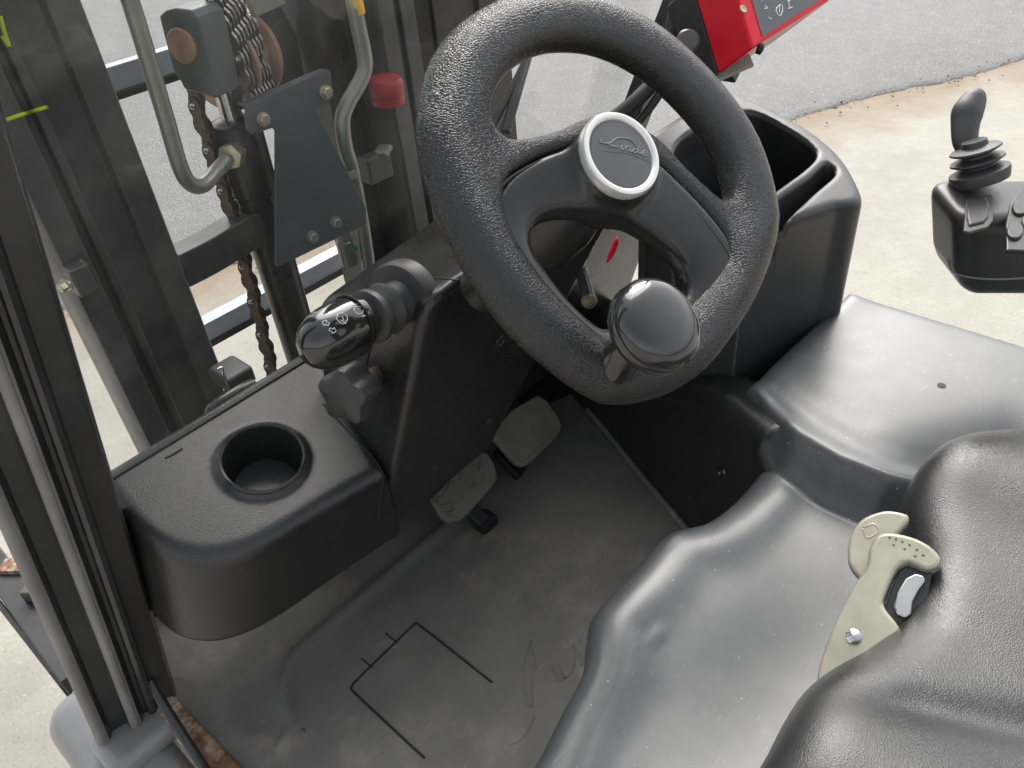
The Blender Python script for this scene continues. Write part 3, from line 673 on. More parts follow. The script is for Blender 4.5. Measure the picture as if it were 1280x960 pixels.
# spinner knob
kn2 = w2(768, 458, .012); kbase = WC+WX*kn2[0]+WY*kn2[1]
ktop = onplane(822, 400, WC+WN*.066, WN); kx = nrm(ktop-(kbase+WN*.0)); 
khgt = np.linalg.norm(ktop-kbase)
spin = lathe('spinner_stem', kbase, kx, [(.022, -.012), (.022, .006), (.0205, .014), (.0175, .022), (.0175, khgt-.022), (.021, khgt-.016), (.028, khgt-.014)], MT['knob'], wheel, 40, 'black spinner knob clamp and stem')
KR = .0385
lathe('spinner_knob', kbase+kx*(khgt-.017), WN*.6+kx*.4, [(.018, 0), (KR-.004, .001), (KR-.001, .004), (KR, .009), (KR-.0006, .0125), (KR-.0010, .0130), (KR-.0006, .0135), (KR-.0005, .019), (KR-.003, .0245), (KR-.008, .0285), (KR-.015, .0310), (KR-.025, .0325), (.0005, .033)], MT['knob'], wheel, 72, 'shiny black round spinner knob', sharp=60)
# column tube below the wheel
colx = nrm(np.array([.50, .66, 1.02])-hc)
lathe('steering_column', hc+colx*.02, colx, [(.030, 0), (.036, .03), (.040, .05), (.040, .085), (.028, .09), (.028, .20)], MT['dash'], TRUCK, 40, 'black collar below the steering wheel hub')
# red ignition tag and lever seen through the wheel
tube('key_tag', [P(770, 298, t=.80), P(768, 308, t=.80), P(762, 322, t=.80), P(758, 330, t=.80)], [.004, .006, .006, .003], MT['red'], TRUCK, n=14) if False else \
    mk('key_tag', *tube_geo(resample([P(771, 296, t=.80), P(769, 306, t=.80), P(764, 318, t=.80), P(759, 328, t=.80)], 14), np.interp(np.linspace(0, 1, 14), [0, .2, .7, 1], [.001, .003, .003, .001]), 10), MT['red'], TRUCK, True, 'red tag hanging at the ignition behind the wheel')
tube('column_lever', [P(728, 340, t=.80), P(733, 358, t=.79), P(737, 378, t=.78)], .0075, MT['pillar'], TRUCK, n=10, label='short dark lever below the steering column')
lathe('lever_tip', P(736, 374, t=.781), nrm(P(737, 378, t=.78)-P(728, 340, t=.80)), [(.0078, 0), (.008, .004), (.005, .008), (.001, .009)], MT['bolthead'], TRUCK, 20)
# ---- right console with storage bin
CZ = lambda y: 1.10+.24*(y-.35)
def cpt(px, py, off=0.0):
    n = nrm((0, -.24, 1)); return onplane(px, py, (0, .35, 1.10+off), n)[:2]
con_out = [(.84, .368), (.99, .352)]+[tuple(cpt(*p)) for p in ((1078, 250), (1070, 222), (1050, 192), (1020, 166), (990, 148), (950, 128), (910, 112))]
con_out = [tuple(p) for p in resample(np.array(con_out[1:]), 40)]+[tuple(cpt(*p)) for p in ((868, 130), (808, 168), (800, 190), (810, 215))]+[(.84, .40)]
big = [(845, 182), (880, 156), (935, 138), (985, 160), (1018, 184), (1016, 202), (975, 234), (930, 262), (880, 262), (845, 235)]
BIG = resample(np.array([cpt(*p) for p in big]), 50, True)
small = [(985, 242), (1015, 222), (1034, 205), (1040, 209), (1039, 218), (1016, 238), (972, 276), (954, 274), (965, 258)]
SMALL = resample(np.array([cpt(*p) for p in small]), 50, True)
def con_f(x, y, z):
    d2 = poly2(x, y, con_out)
    top = (z-CZ(y))*.97
    tap = d2+.10*(CZ(y)-z)*0
    b = smax(tap, top, .013)
    b = smax(b, .79-z, .01)
    b = smax(b, -np.maximum(poly2(x, y, BIG)+.05*(CZ(y)-z), CZ(y)-.34-z), .005)
    b = smax(b, -np.maximum(poly2(x, y, SMALL)-.004+.10*(CZ(y)-z), CZ(y)-.07-z), .005)
    return b
console = sdf_obj('console_bin', con_f, (.77, .32, .69), (1.18, .78, 1.24), .005, MT['bin'], TRUCK, label='dark grey console with deep storage bin and small tray')
ktree = bvh(console)
shade_rings = [[(q[0], q[1], CZ(q[1])-.008-.30*k) for q in (BIG.mean(0)+(BIG-BIG.mean(0))*(1-.012-.10*k))] for k in (0, .5, 1)]
v, f = loft([[np.array(p) for p in r] for r in shade_rings], cap=False); f.append(tuple(2*len(BIG)+i for i in range(len(BIG))))
mk('bin_shade', v, f, MT['black'], console, True, 'black sheet standing in for shade deep in the storage bin')  # black sheet added to darken the bin's depth like shade
#strokes('bin_rim', ktree, [[(838, 178), (862, 160), (888, 147)], ], .004, MT['bin'], console, .001, n=20)
# round socket lying in the bin, seen through the wheel
lathe('power_socket', P(905, 247, z=.99), (0, -.3, 1), [(.018, 0), (.018, .010), (.014, .012), (.012, .004), (.001, .004)], MT['knob'], TRUCK, 30)
# ---- dark kick panel right of the pedals
k0, k1 = P(878, 683, z=FZ)[:2], P(728, 508, z=FZ)[:2]
kd = nrm(np.r_[k1-k0, 0]); kn = np.array([-kd[1], kd[0], 0.]); kn = kn if kn[0] < 0 else -kn
def panel_f(x, y, z):
    s = (x-k0[0])*kd[0]+(y-k0[1])*kd[1]; w = (x-k0[0])*kn[0]+(y-k0[1])*kn[1]     # w>0 towards the pedals
    H = np.interp(s, [-.17, -.125, -.09, .0, .05, .15, .6], [.80, .87, .905, .90, .885, .83, .81])
    d = smax(w-.10*np.clip(FZ+.02-z, 0, 1), z-H, .045)
    return np.maximum(np.maximum(d, -.07-w), np.maximum(-.17-s, s-.60))
kick = sdf_obj('kick_panel', panel_f, (.64, .22, .585), (1.14, .98, .93), .0065, MT['dashsmooth'], TRUCK, label='black kick panel beside the accelerator with two screws')
ptree = bvh(kick)
for px, py in ((903, 590), (888, 661)):
    c = cast(ptree, px, py)
    if c is not None: lathe('screw', c-kn*.001, kn, [(.010, 0), (.010, .002), (.007, .004), (.005, .002), (.001, .002)], MT['knob'], kick, 24)
# ---- grey hood under the seat
hz = .80
hood_px = [(600, 1100), (670, 985), (700, 925), (728, 870), (733, 835), (742, 798), (790, 745), (830, 700), (880, 684), (920, 652)]
hp = [tuple(P(*p, z=hz)[:2]) for p in hood_px]+[tuple(P(958, 592, z=.82)[:2])]
HOODP = [tuple(p) for p in resample(np.array(hp), 60)]+[(.768, .31), (.79, .352), (.80, .362), (1.10, .350), (1.10, -.60), (.12, -.60), (.12, .16)]
plat = np.array([(.806, .37), (.795, .345), (.774, .316), (.752, .262), (.741, .206), (.744, .151), (.756, .102), (.765, .0), (.765, -.6)])
yy, xx = plat[::-1, 1], plat[::-1, 0]
def hood_f(x, y, z):
    d2 = poly2(x, y, HOODP)
    xp = np.interp(y, yy, xx)
    low = .858+.0*x
    dp = np.clip(-d2, 0, .5)
    low = low + .010*np.exp(-((dp-.040)/.028)**2)*sstep(.80, .68, x)*.7
    low = low - .024*np.exp(-(((x-.46)/.16)**2+((y-.13)/.11)**2))
    low = low - .004*np.exp(-(((x-.335)/.07)**2+((y-.235)/.05)**2))
    low = low + .0022*np.exp(-(((x-.440)/.012)**2+((y-.262)/.006)**2))
    st = sstep(-.034, .006, x-xp)
    lip = .006*np.exp(-((x-xp+.050)/.012)**2)*0
    H = low+(.915-low)*st - lip
    H = H - .004*np.exp(-((x-xp-.035)/.02)**2)
    # plateau rises in a slight crown at its front end
    H = H + .008*np.exp(-((y-.375)/.05)**2)*st*.6
    return smax(d2-.02*np.clip(.80-z, 0, 1)*0, (z-H)*.9, .024)
hood = sdf_obj('hood', lambda x, y, z: np.maximum(hood_f(x, y, z), .62-z), (.10, -.25, .61), (1.13, .40, .96), .0062, MT['hood'], TRUCK, label='smooth grey painted hood with raised side plateau')
htree = bvh(hood)
c = cast(htree, 1177, 482)
lathe('drain_hole', c+np.array([0, 0, -.002]), (0, 0, 1), [(.0052, 0), (.0052, .0027), (.001, .0027)], MT['black'], hood, 20)
# scuffs on the hood: short raised ridges moulded in the sheet
# ---- seat cushion
seat_px = [(930, 1120), (960, 1010), (985, 960), (1005, 918), (1030, 875), (1065, 842), (1105, 815), (1142, 780), (1158, 740), (1162, 700), (1154, 665), (1150, 630), (1163, 600), (1190, 574), (1225, 558), (1270, 548), (1330, 545)]
sp2 = [tuple(P(*p, z=.965)[:2]) for p in seat_px]
SEATP = [tuple(p) for p in resample(np.array(sp2), 70)]+[(.93, -.02), (.93, -.55), (.22, -.55), (.22, -.02)]
def seat_f(x, y, z):
    d2 = poly2(x, y, SEATP)
    H = .985+.030*np.exp(-((x-.34)/.085)**2)+.022*np.exp(-((x-.74)/.07)**2)-.006*np.exp(-((x-.52)/.06)**2)
    H = H - .007*np.exp(-(((x-.43)+.55*(y-.02))/.022)**2)*sstep(.09, .02, y)
    b = smax(d2-.017, (z-H), .055)
    return np.maximum(b, .86-z)
seat = bpy.data.objects.new('seat', None)
cushion = sdf_obj('seat_cushion', seat_f, (.19, -.30, .85), (.96, .16, 1.06), .0058, MT['seat'], TRUCK, label='creased black vinyl seat cushion with side bolsters')
# ---- beige belt latch between seat and hood
bc = P(1085, 745, t=.735); bn = nrm(-ray(1085, 745)*.75+np.array([-.15, .10, .75]))
A_px = [(1062, 672), (1075, 650), (1098, 639), (1118, 638), (1138, 645), (1128, 660), (1118, 672), (1100, 690), (1085, 725), (1070, 718), (1060, 700)]
B_px = [(1086, 688), (1093, 672), (1105, 665), (1128, 667), (1150, 674), (1168, 686), (1178, 702), (1160, 712), (1134, 703), (1121, 712), (1112, 730), (1104, 752), (1108, 762), (1124, 783), (1122, 800), (1096, 812), (1060, 836), (1026, 856), (1022, 842), (1030, 812), (1046, 772), (1066, 732), (1083, 708)]
latch = pxprism('belt_latch', resample(np.array(B_px, float), 70, True), bc, bn, .026, MT['beige'], TRUCK, .010, 'worn beige metal latch hook between seat and hood')
pxprism('latch_jaw', resample(np.array(A_px, float), 44, True), bc-bn*.014, bn, .014, MT['beige'], latch, .004)
pxprism('latch_core', [(1106, 762), (1116, 732), (1124, 714), (1136, 705), (1166, 712), (1160, 745), (1140, 775), (1126, 785)], bc-bn*.010, bn, .006, MT['pillar'], latch, .001)
pxprism('release_tongue', [(1117, 758), (1121, 740), (1132, 722), (1144, 716), (1155, 719), (1157, 726), (1148, 738), (1141, 752), (1139, 768), (1132, 773), (1121, 768)], bc-bn*.004, bn, .006, MT['steel'], latch, .002)
lathe('rivet', onplane(1067, 796, bc, bn), bn, [(.007, 0), (.0068, .0012), (.004, .003), (.0005, .0036)], MT['steel'], latch, 24)
lt2 = bvh(latch); jaw = [c_ for c_ in latch.children if c_.name.startswith('latch_jaw')][0]; lt3 = bvh(jaw)
strokes('latch_mark', lt3, [[(1078, 660), (1092, 655), (1098, 664), (1084, 672), (1078, 660)]], .0007, MT['zinc'], jaw, 0, n=24, smooth=False)
for px, py in ((1112, 672), (1120, 674), (1128, 677), (1137, 681), (1146, 687), (1154, 694), (1117, 681), (1131, 686), (1144, 695)):
    c_ = cast(lt2, px, py)
    if c_ is not None: lathe('latch_dimple', c_-bn*.0004, bn, [(.0014, 0), (.0012, .0007), (.0002, .001)], MT['bolthead'], latch, 10)
# ---- armrest pod with joystick, switch and keypad
_w = nrm(UP*.76-FW*.65); PA = np.array([RT, np.cross(_w, RT), _w])
PO = P(1279, 251, t=.92)
def pod_f(u, v, w):
    u = u+.38*np.minimum(w, 0)
    d2 = np.maximum(np.sqrt(np.maximum(abs(u)-.094+.026, 0)**2+np.maximum(abs(v)-.052+.026, 0)**2)+np.minimum(np.maximum(abs(u)-.068, abs(v)-.026), 0)-.026, -1)
    return smax(d2+.25*np.clip(-w-.075, 0, 1), abs(w+.050)-.055, .020)
pod = sdf_obj('armrest_console', pod_f, (-.11, -.08, -.13), (.11, .08, .03), .004, MT['bin'], TRUCK, PO, PA, 'grey black armrest control pod beside the seat')
podt = bvh(pod)
strokes('pod_seam', podt, [[(1184, 325), (1192, 340), (1215, 347), (1250, 349), (1290, 347)]], .0014, MT['pillarlight'], pod, 0, n=30)
def podpx(px, py, w): 
    return onplane(px, py, PO+PA[2]*w, PA[2])
pxs = [(1208, 250), (1214, 245), (1240, 242), (1243, 246), (1242, 275), (1236, 283), (1212, 290), (1205, 288)]
prism('switch_bezel', [podpx(x, y, .0065) for x, y in pxs], PA[2], .004, MT['rubber'], pod, .0015)
prism('rocker_switch', [podpx(x, y, .0095) for x, y in ((1212, 252), (1218, 248), (1233, 245), (1237, 254), (1236, 270), (1231, 276), (1212, 281), (1209, 270))], PA[2], .006, MT['bin'], pod, .0025)
prism('keypad_bezel', [podpx(x, y, .0065) for x, y in ((1258, 312), (1257, 280), (1262, 255), (1275, 235), (1300, 230), (1300, 314))], PA[2], .005, MT['dashsmooth'], pod, .002)
for (cx, cy_, rx, ry) in ((1276, 258, 10, 9), (1270, 287, 11, 10), (1286, 275, 8, 9)):
    prism('keypad_button', [podpx(cx+rx*math.cos(a), cy_+ry*math.sin(a), .0100) for a in np.linspace(0, 2*math.pi, 20, endpoint=False)], PA[2], .006, MT['rubber'], pod, .002)
strokes('pod_mark', podt, [[(1227, 226), (1237, 224)], [(1239, 223), (1245, 222)]], .0005, MT['white'], pod, .0001)
jb = P(1224, 214, t=.925); jax = nrm((UP*.93-RT*.37)*.95-FW*.32)
joy = lathe('joystick_boot', jb, jax, [(.030, -.012), (.032, -.002), (.0315, .001), (.027, .003), (.019, .006), (.018, .008), (.024, .010), (.0285, .0125), (.028, .0145), (.016, .0175), (.0155, .020), (.022, .0225), (.0270, .0250), (.0262, .027), (.014, .030), (.013, .036)], MT['rubber'], TRUCK, 48, 'bellows boot of the joystick on the armrest pod')
jp = [P(1210, 186, t=.935), P(1207, 178, t=.936), P(1206, 168, t=.937), P(1207, 152, t=.939), P(1209, 142, t=.940), P(1215, 130, t=.942), P(1221, 119, t=.943), P(1224, 111, t=.944)]
jr = [.013, .0145, .0150, .0165, .0182, .0160, .0125, .003]
jpath = resample(np.array(jp), 40); jl = np.r_[0, np.cumsum(np.linalg.norm(np.diff(np.array(jp), axis=0), axis=1))]
jrad = np.interp(np.linspace(0, jl[-1], 40), jl, jr); jrad = np.convolve(np.r_[jrad[:2], jrad, jrad[-2:]], np.ones(5)/5, 'valid'); jrad[-4:] = [.0098, .0082, .0058, .0015]
jo = tube('joystick', jpath, jrad, MT['rubber'], TRUCK, seg=20, flat=.78, hint=-FW, label='curved dark grey joystick grip', sharp=80)
# ---- red and black display box on the right pillar
dn = nrm(.44*RT-.88*FW+.16*UP); dc = P(945, 40, t=1.02)
fp = [onplane(x, y, dc, dn) for x, y in ((941, 61), (953, 53), (1046, -6), (1046, -60), (905, -60))]
disp = prism('display_unit', fp, dn, .066, MT['red'], TRUCK, .004, 'red display unit with grey icon panel and black back')
pn = [onplane(x, y, dc+dn*.0008, dn) for x, y in ((953, 46), (1040, -10), (1040, -56), (924, -56))]
scr = prism('icon_panel', pn, dn, .0012, MT['panel'], disp, 0)
back = prism('black_housing', [p-dn*.066 for p in fp], dn, .055, MT['dashsmooth'], disp, .003)
lathe('screw', onplane(929, 11, dc+dn*.0005, dn), dn, [(.0055, 0), (.005, .001), (.004, .0005), (.001, .0002)], MT['zinc'], disp, 20)
stre = bvh(scr)
ic = [[(971, 9), (976, 6), (978, 12), (975, 20), (970, 15), (971, 9)], [(974, 8), (974, 16)], [(985, 1), (987, 10)], [(984, 2), (988, 0)], [(985, 11), (990, 9)], [(956, 7), (959, 10), (955, 11)], [(960, 22), (964, 24)], [(950, -1), (953, 1)], [(966, 0), (970, -1)]]
strokes('icon', stre, ic, .0007, MT['white'], disp, .0002, n=16, smooth=False)
beam('display_bracket', P(888, 92, t=1.10), P(938, 70, t=1.10), .030, .006, MT['pipe'], TRUCK, hint=dn)
beam('display_arm', P(905, 98, t=1.12), P(915, 78, t=1.12), .03, .02, MT['mastdark'], TRUCK)
lathe('clamp_screw', P(947, 60, t=1.03), nrm(RT*.6+UP*-.2), [(.007, 0), (.007, .006), (.002, .008)], MT['black'], TRUCK, 16)
lathe('clamp_wheel', P(858, 55, t=1.07), -FW, [(.016, 0), (.016, .010), (.013, .013), (.001, .013)], MT['mast'], TRUCK, 24)
# hoses and wiper arms near the right pillar
tube('cable_conduit', [P(745, 165, t=1.12), P(790, 130, t=1.12), P(825, 92, t=1.13), P(838, 50, t=1.13), P(850, -15, t=1.13)], .011, MT['black'], TRUCK, n=40, label='black corrugated cable conduit on the right pillar')
tube('cable', [P(770, 175, t=1.14), P(800, 150, t=1.13), P(832, 105, t=1.12), P(855, 50, t=1.12), P(880, -10, t=1.12)], .006, MT['seal'], TRUCK, n=40)
for a, b, r in (((612, 168), (685, 20), .0060), ((632, 165), (668, 40), .0085), ((600, 128), (640, 60), .0035)):
    tube('wiper_arm', [P(*a, t=1.27), P(*b, t=1.30)], r, MT['mastdark'], TRUCK, seg=8, label='black wiper arm lying outside the windscreen')
box('wiper_hinge', P(742, 168, t=1.25), (.05, .02, .02), MT['mast'], TRUCK)
# ---- pedals
def pedal(px, c, nrm_, th, bev): return pxprism('pedal_pad', px, c, nrm_, th, MT['pad'], None, bev)
pn_ = nrm((0, -.55, .83))
bc_ = P(585, 610, z=.672)
brake = pxprism('brake_pedal', [(538, 622), (556, 604), (602, 563), (611, 567), (619, 580), (622, 594), (618, 606), (588, 640), (576, 650), (562, 653), (552, 647)], bc_, pn_, .014, MT['pad'], TRUCK, .004, 'worn grey brake pedal pad marked STOP')
bt = bvh(brake)
def lp(x, y): return (480+x/4, 460+y/4)
GL = {'S': [(.95, .85), (.75, 1), (.25, 1), (.05, .8), (.2, .58), (.8, .45), (.95, .22), (.75, 0), (.25, 0), (.05, .15)], 'T': [(0, 1), (1, 1), (.5, 1), (.5, 0)],
      'O': [(.05, .5), (.1, .85), (.5, 1), (.9, .85), (.95, .5), (.9, .15), (.5, 0), (.1, .15), (.05, .5)], 'P': [(.1, 0), (.1, 1), (.7, 1), (.95, .78), (.7, .52), (.1, .5)]}
ST = [[(bx+u*48*.68-v_*92*.73, by-u*48*.73-v_*92*.68) for u, v_ in GL[ch]] for ch, bx, by in (('S', 322, 735), ('T', 378, 672), ('O', 432, 613), ('P', 494, 548))]
strokes('stop_lettering', bt, [[lp(*p) for p in l] for l in ST], .0020, MT['pad'], brake, .0010, n=40, seg=6, smooth=False)
strokes('stop_edge_line', bt, [[lp(*p) for p in ((240, 655), (330, 740), (430, 725), (550, 600), (560, 545))]], .0010, MT['pad'], brake, .0, n=30)  # thin raised line in the pad's own rubber, along its edge
beam('pedal_arm', P(578, 628, z=.645), P(612, 658, z=.61), .026, .012, MT['black'], brake)
box('pedal_foot', P(606, 652, z=.612), (.035, .03, .02), MT['black'], brake)
gc_ = P(655, 540, z=.70)
gas = pxprism('accelerator_pedal', [(612, 542), (640, 512), (672, 493), (684, 500), (698, 520), (703, 532), (698, 545), (664, 578), (654, 583), (645, 580)], gc_, nrm((0, -.6, .8)), .012, MT['pad'], TRUCK, .004, 'worn rubber accelerator pedal pad with rounded corners')
gt = bvh(gas)
strokes('pad_border', gt, [[(622, 544), (652, 573), (662, 570), (692, 540), (694, 530), (680, 507)]], .0013, MT['pad'], gas, 0, n=40, smooth=False)
beam('pedal_arm', P(622, 560, z=.66), P(652, 592, z=.61), .034, .014, MT['black'], gas)
# dark underside of the dash behind the pedals
prism('toe_board', [(.40, .93, .60), (1.0, .93, .60), (1.0, .84, .95), (.40, .84, .95)], (0, -1, .3), .01, MT['black'], TRUCK, 0)
beam('pedal_bracket', P(640, 505, y=.80), P(720, 470, y=.80), .03, .05, MT['black'], TRUCK)

# ================================================================== mast
MY = 1.16
def rail(name, xl, xr, y, label, inner):
    w = xr-xl
    pr = [(0, .075), (0, .012), (.004, 0), (.040, 0), (.044, .012), (.050, .030), (.058, .030), (.061, .020), (.072, .018), (.076, .026), (.078, .048), (w*.72, .050), (w*.75, .036), (w-.004, .034), (w, .04), (w, .14), (.03, .14)]
    a, b = np.array([xl, y, .12]), np.array([xl+.008, y, 2.3])
    o = extr(name, pr, a, b, np.array([1., 0, 0]), np.array([0, 1., 0]), MT['mast'], TRUCK, label=label); bevel(o, .002, 2, 25); return o
rl = rail('mast_rail', P(148, 480, y=MY)[0]-.004, P(195, 250, y=MY+.034)[0], MY, 'left mast rail of stepped dark grey steel channels', True)
box('rail_lug', P(100, 348, y=MY-.01), (.028, .03, .045), MT['mast'], rl, bev=.004)
box('rail_lug_cap', P(95, 333, y=MY-.01), (.026, .026, .006), MT['rust'], rl, bev=.001)
bolt('lug_bolt', P(84, 355, y=MY-.014), (-1, -.4, 0), .007, .014, MT['zinc'], rl)
lt_ = bvh(rl)
for _s in ([(8, 150), (25, 144), (58, 134)], [(0, 20), (5, 40), (11, 58), (2, 45)]): strokes('chalk_mark', lt_, [_s], .0028, MT['lime'], rl, 0, n=24)
# right side rails: three dark channels
def rrail(name, pxl, pxr, pyy, y, mt, dep=.10, label=None):
    a, b = P(pxl, pyy, y=y)[0], P(pxr, pyy, y=y)[0]; w = b-a
    pr = [(0, dep), (0, .006), (.004, 0), (w*.42, 0), (w*.45, .014), (w*.58, .014), (w*.61, .004), (w-.003, .004), (w, .01), (w, dep)]
    o = extr(name, pr, np.array([a, y, .12]), np.array([a+.004, y, 2.3]), np.array([1., 0, 0]), np.array([0, 1., 0]), mt, TRUCK, label=label); bevel(o, .002, 2, 25); return o
rrail('mast_rail', 398, 462, 60, 1.26, MT['mastdark'], label='black right inner mast rail behind the bracket plate')
rrail('mast_rail', 478, 528, 60, 1.18, MT['mast'], label='dark grey right outer mast rail behind the windscreen')
rrail('mast_rail', 545, 640, 60, 1.24, MT['mastdark'], label='black mast channel beside the right rail')
# red cap
rc = P(482, 112, y=1.17)
lathe('red_cap', rc-np.array([0, 0, .03]), (0, -.1, 1), [(.031, .008), (.031, .020), (.029, .021), (.029, .024), (.031, .025), (.031, .046), (.026, .052), (.001, .053)], MT['redlens'], TRUCK, 36, 'dusty red plastic cap on the mast')
if False: lathe('cap_base', rc-np.array([0, 0, .20]), (0, 0, 1), [(.028, 0), (.028, .17)], MT['mastdark'], TRUCK, 30)
tube('hydraulic_pipe', [P(438, -20, y=1.15), P(447, 30, y=1.15), P(456, 75, y=1.15), P(452, 98, y=1.15), P(434, 130, y=1.15), P(428, 152, y=1.15), P(432, 185, y=1.15), P(441, 215, y=1.16), P(456, 300, y=1.17), P(462, 345, y=1.17)], .0135, MT['pipe'], TRUCK, n=60, label='bent greenish steel hydraulic pipe on the right mast rail', seg=16)
tube('yellow_sleeve', [P(437, -25, y=1.15), P(446, 17, y=1.15)], .0145, MT['yellow'], TRUCK, seg=16, label='yellow warning sleeve round the hydraulic pipe')
box('pipe_clip', P(470, 208, y=1.16), (.055, .03, .05), MT['mast'], TRUCK, bev=.004)
box('silver_clip', P(479, 188, y=1.15), (.022, .01, .035), MT['pipe'], TRUCK, axes=frame((0, -1, .2), (1, 0, .6)), bev=.002)
box('silver_clip', P(440, 218, y=1.15), (.022, .01, .016), MT['pipe'], TRUCK, bev=.002)
lathe('hose_fitting', P(437, 330, y=1.19), (0, 0, 1), [(.016, 0), (.016, .05), (.014, .052), (.014, .075)], MT['pipe'], TRUCK, 24)
lathe('green_band', P(436, 312, y=1.189), (0, 0, 1), [(.0168, 0), (.0168, .006)], MT['greenband'], TRUCK, 24)
# lift cylinder and its head
CY = 1.25
cb = P(360, 440, y=CY); cx_, cyy = cb[0], CY
cxc = P(318, 200, y=CY)[0]; cxb = P(372, 450, y=CY)[0]; cX = (cxc+cxb)/2
lathe('lift_cylinder', (cX, CY, .15), (0, 0, 1), [(.036, 0), (.036, P(320, 240, y=CY)[2]-.15), (.042, P(320, 238, y=CY)[2]-.148), (.043, P(305, 150, y=CY)[2]-.15), (.039, P(305, 146, y=CY)[2]-.15), (.028, P(305, 144, y=CY)[2]-.15), (.0, P(305, 144, y=CY)[2]-.15)], MT['mastdark'], TRUCK, 40, 'black lift cylinder standing behind the bracket plate')
ztop = P(305, 146, y=CY)[2]
lathe('piston_rod', (cX, CY, ztop-.02), (0, 0, 1), [(.018, 0), (.018, .12)], MT['steel'], TRUCK, 30, 'polished steel piston rod')
# port stub, nut and bent pipe
pe = P(288, 196, y=CY-.045)
lathe('pipe_nut', pe, nrm(P(310, 180, y=CY)-pe), [(.013, -.006), (.021, -.004), (.021, .020), (.017, .023), (.017, .05)], MT['zinc'], TRUCK, 6, 'zinc plated pipe nut at the cylinder port', sharp=20)
tube('hydraulic_pipe', [P(150, -40, y=CY-.07), P(172, 30, y=CY-.07), P(190, 90, y=CY-.07), P(208, 150, y=CY-.07), P(224, 205, y=CY-.07), P(236, 228, y=CY-.066), P(252, 232, y=CY-.06), P(270, 215, y=CY-.05), P(284, 199, y=CY-.045)], .0125, MT['pipe'], TRUCK, n=70, label='bent steel pipe leading to the lift cylinder', seg=16)
# sheave block with pin
hx = np.array([1., 0, 0])
bpx = [(198, 20), (206, 13), (218, 10), (238, 12), (246, 22), (252, 40), (270, 124), (230, 112), (224, 100), (216, 90)]
sn = nrm((-.93, -.36, .05))
block = pxprism('sheave_block', bpx, P(235, 65, y=CY-.05), sn, .062, MT['plate'], TRUCK, .004, 'dark painted chain sheave block with rusty pin')
lathe('pin', onplane(229, 57, P(235, 65, y=CY-.05), sn)-sn*.001, sn, [(.0255, 0), (.0255, .005), (.0235, .007), (.001, .0072)], MT['copper'], block, 36)
# sheave roller behind
lathe('sheave_roller', P(288, 75, y=CY+.03), sn, [(.075, -.04), (.075, -.03), (.06, -.026), (.06, .018), (.075, .022), (.075, .03), (.001, .03)], MT['copper'], TRUCK, 48, 'greasy chain sheave roller')
# chains: each link an own piece
def chain(name, pts, pitch, wid, th, mt, label, lanes=1, side=None, face=None):
    root = None
    path = resample(np.array(pts), 200); s = np.r_[0, np.cumsum(np.linalg.norm(np.diff(path, axis=0), axis=1))]
    nlk = int(s[-1]/pitch)
    me = None
    fa = nrm(face)
    oldT = None
    for k in range(nlk):
        a = np.array([np.interp(k*pitch, s, path[:, i]) for i in range(3)]); b = np.array([np.interp((k+1)*pitch, s, path[:, i]) for i in range(3)])
        t = nrm(b-a); n = nrm(fa-t*(fa @ t)); u = np.cross(n, t)
        if me is None:
            V, Fc = [], []
            for ln in range(lanes):
                off = (ln-(lanes-1)/2)*th*2.1
                for sg, ww in ((0, off), ):
                    pr = []
                    for q in np.linspace(0, 2*math.pi, 20, endpoint=False):
                        cx2 = math.cos(q); sxx = math.sin(q)
                        L = pitch*.5*1.0+wid*.5
                        rad = wid*.5*(1-.42*math.exp(-(cx2*L/(pitch*.26))**2))
                        pr.append((cx2*L, sxx*rad))
                    b0 = len(V)
                    V += [(p, q, off+th/2) for p, q in pr]+[(p, q, off-th/2) for p, q in pr]
                    m_ = len(pr); Fc.append(tuple(b0+i for i in range(m_))); Fc.append(tuple(b0+2*m_-1-i for i in range(m_)))
                    for i in range(m_): j = (i+1) % m_; Fc.append((b0+j, b0+i, b0+m_+i, b0+m_+j))
            tot = lanes*th*2.1
            b0 = len(V)                                       # the pin
            for zz, rr in ((-tot/2-.002, wid*.2), (tot/2+.002, wid*.2), (tot/2+.0035, wid*.12)):
                V += [(-pitch/2+rr*math.cos(q), rr*math.sin(q), zz) for q in np.linspace(0, 2*math.pi, 10, endpoint=False)]
            for r_ in range(2):
                for i in range(10): j = (i+1) % 10; Fc.append((b0+r_*10+i, b0+r_*10+j, b0+(r_+1)*10+j, b0+(r_+1)*10+i))
            Fc.append(tuple(b0+20+i for i in range(10)))
            me = bpy.data.meshes.new('chain_link'); me.from_pydata(V, [], Fc); me.materials.append(mt); me.materials.append(MT['steel'])
            for pi in range(len(Fc)-21, len(Fc)): me.polygons[pi].material_index = 1
            me.update()
            root = link(tag(bpy.data.objects.new(name, me), label), TRUCK); o = root
        else: o = link(bpy.data.objects.new('chain_link', me), None)
        mm = Matrix.Identity(4); sh = n*(th*1.05*(1 if k % 2 else -1))
        for i in range(3): mm[i][0], mm[i][1], mm[i][2], mm[i][3] = t[i], u[i], n[i], ((a+b)/2+sh)[i]
        if o is root: o.matrix_basis = mm; R0 = mm.copy()
        else:
            o.parent = root; o.matrix_basis = R0.inverted() @ mm
    return root
chain('lift_chain', [P(238, 100, y=CY+.0), P(252, 150, y=CY), P(268, 200, y=CY), P(285, 250, y=CY+.0), P(304, 320, y=CY), P(322, 390, y=CY), P(342, 470, y=CY), P(356, 525, y=CY)], .036, .024, .0035, MT['chain'], 'rusty brown lift chain hanging beside the cylinder', 3, None, (-.80, -.58, .15))
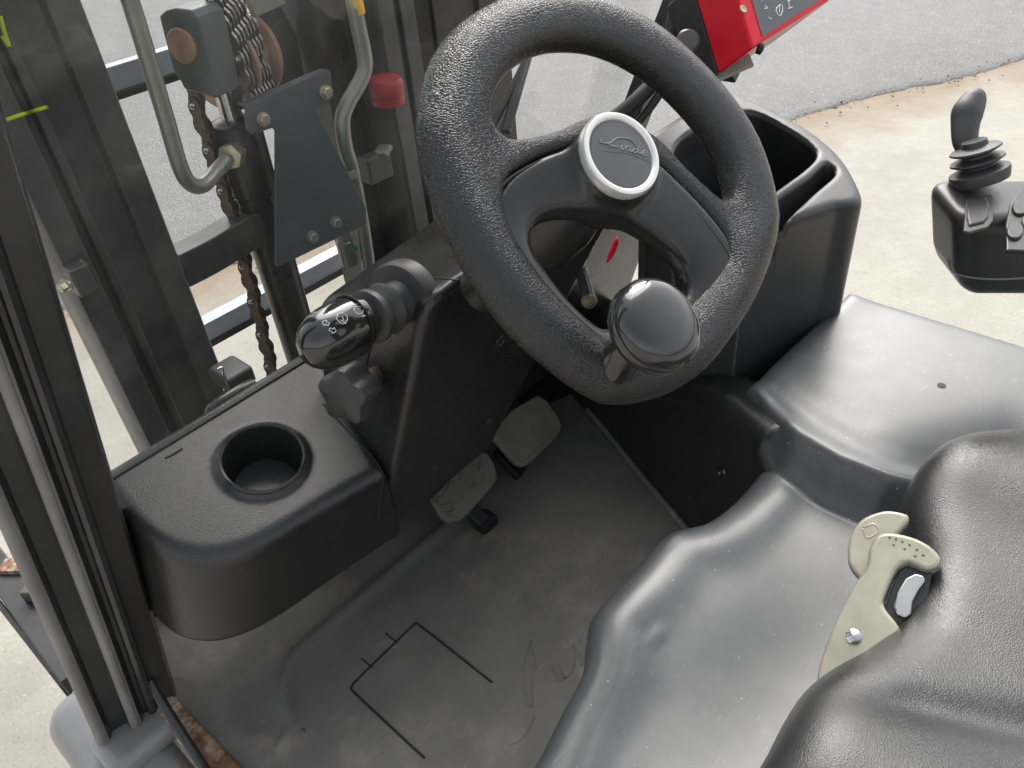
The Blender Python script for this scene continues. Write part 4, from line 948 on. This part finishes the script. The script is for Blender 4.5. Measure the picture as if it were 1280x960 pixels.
chain('leaf_chain', [P(272, -12, y=CY-.035), P(292, 18, y=CY-.035), P(306, 52, y=CY-.03), P(316, 86, y=CY-.03), P(325, 122, y=CY-.03), P(330, 150, y=CY-.03)], .034, .028, .0050, MT['chainsteel'], 'greased steel leaf chain running over the sheave', 6, None, (-.90, -.42, .08))
# guard behind the chain
prism('chain_guard', [P(*p, y=CY+.06) for p in ((318, 10), (350, 5), (372, 45), (384, 110), (340, 130), (322, 80))], (0, -1, 0), .02, MT['mastdark'], TRUCK, .003)
prism('pale_bracket', [P(*p, y=CY+.0) for p in ((304, -10), (352, -14), (358, 5), (320, 22))], (0, -1, .4), .012, MT['pipe'], TRUCK, .002)
# bracket plate with four bolts
ppx = [(307, 131), (411, 87), (414, 90), (416, 124), (412, 128), (397, 133), (396, 140), (458, 260), (458, 278), (455, 282), (348, 334), (345, 330), (345, 163), (341, 160), (314, 168), (309, 164)]
pcn = P(385, 200, y=MY-.02); pnn = nrm((-.15, -1, .10))
plate = pxprism('bracket_plate', ppx, pcn, pnn, .008, MT['plate'], TRUCK, .0015, 'dark painted bracket plate with four bolts on the mast')
for (x, y), mt_ in (((329, 149), 'zinc'), ((407, 115), 'zinc'), ((390, 296), 'pipe'), ((419, 278), 'pipe')):
    bolt('bolt', onplane(x, y, pcn, pnn), pnn, .0085, .012, MT[mt_], plate)
prism('plate_flange', [onplane(x, y, pcn, pnn) for x, y in ((307, 131), (411, 87))]+[onplane(x, y, pcn, pnn)-pnn*.03 for x, y in ((411, 87), (307, 131))], (0, -.2, 1), .004, MT['plate'], plate, .001)
# cross member
XY = 1.22
cm = [P(222, 320, y=XY), P(262, 300, y=XY), P(300, 278, y=XY), P(325, 266, y=XY), P(350, 264, y=XY), P(400, 250, y=XY)]
top = resample(np.array(cm), 30)
rings = [[p+np.array([0, 0, 0]), p+np.array([0, .05, 0]), p+np.array([0, .05, -.062]), p+np.array([0, 0, -.062])] for p in top]
v, f = loft(rings); bevel(mk('mast_crossmember', v, f, MT['mast'], TRUCK, True, 'curved dark cross member between the mast rails', 30), .004)
# fork carriage bars beyond the mast
for (a, b, y, w) in (((100, 110), (430, -8), 1.75, .028), ((225, 428), (470, 285), 1.75, .045)):
    A_, B_ = P(*a, y=y), P(*b, y=y); B_[2] = A_[2]
    br = beam('carriage_bar', A_, B_, w, .05, MT['blade'], TRUCK, hint=(0, 0, 1), label='steel fork carriage bar beyond the mast, sky reflection in its pale colour')
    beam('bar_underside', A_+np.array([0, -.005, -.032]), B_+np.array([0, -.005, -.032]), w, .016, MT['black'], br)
# bits at the foot of the windscreen
box('mast_foot', P(290, 468, y=1.06), (.05, .06, .03), MT['mast'], TRUCK, bev=.006)
tube('spring_clip', [P(272, 462, y=1.05), P(278, 460, y=1.05), P(280, 478, y=1.05), P(281, 488, y=1.05)], .0022, MT['steel'], TRUCK, n=14)
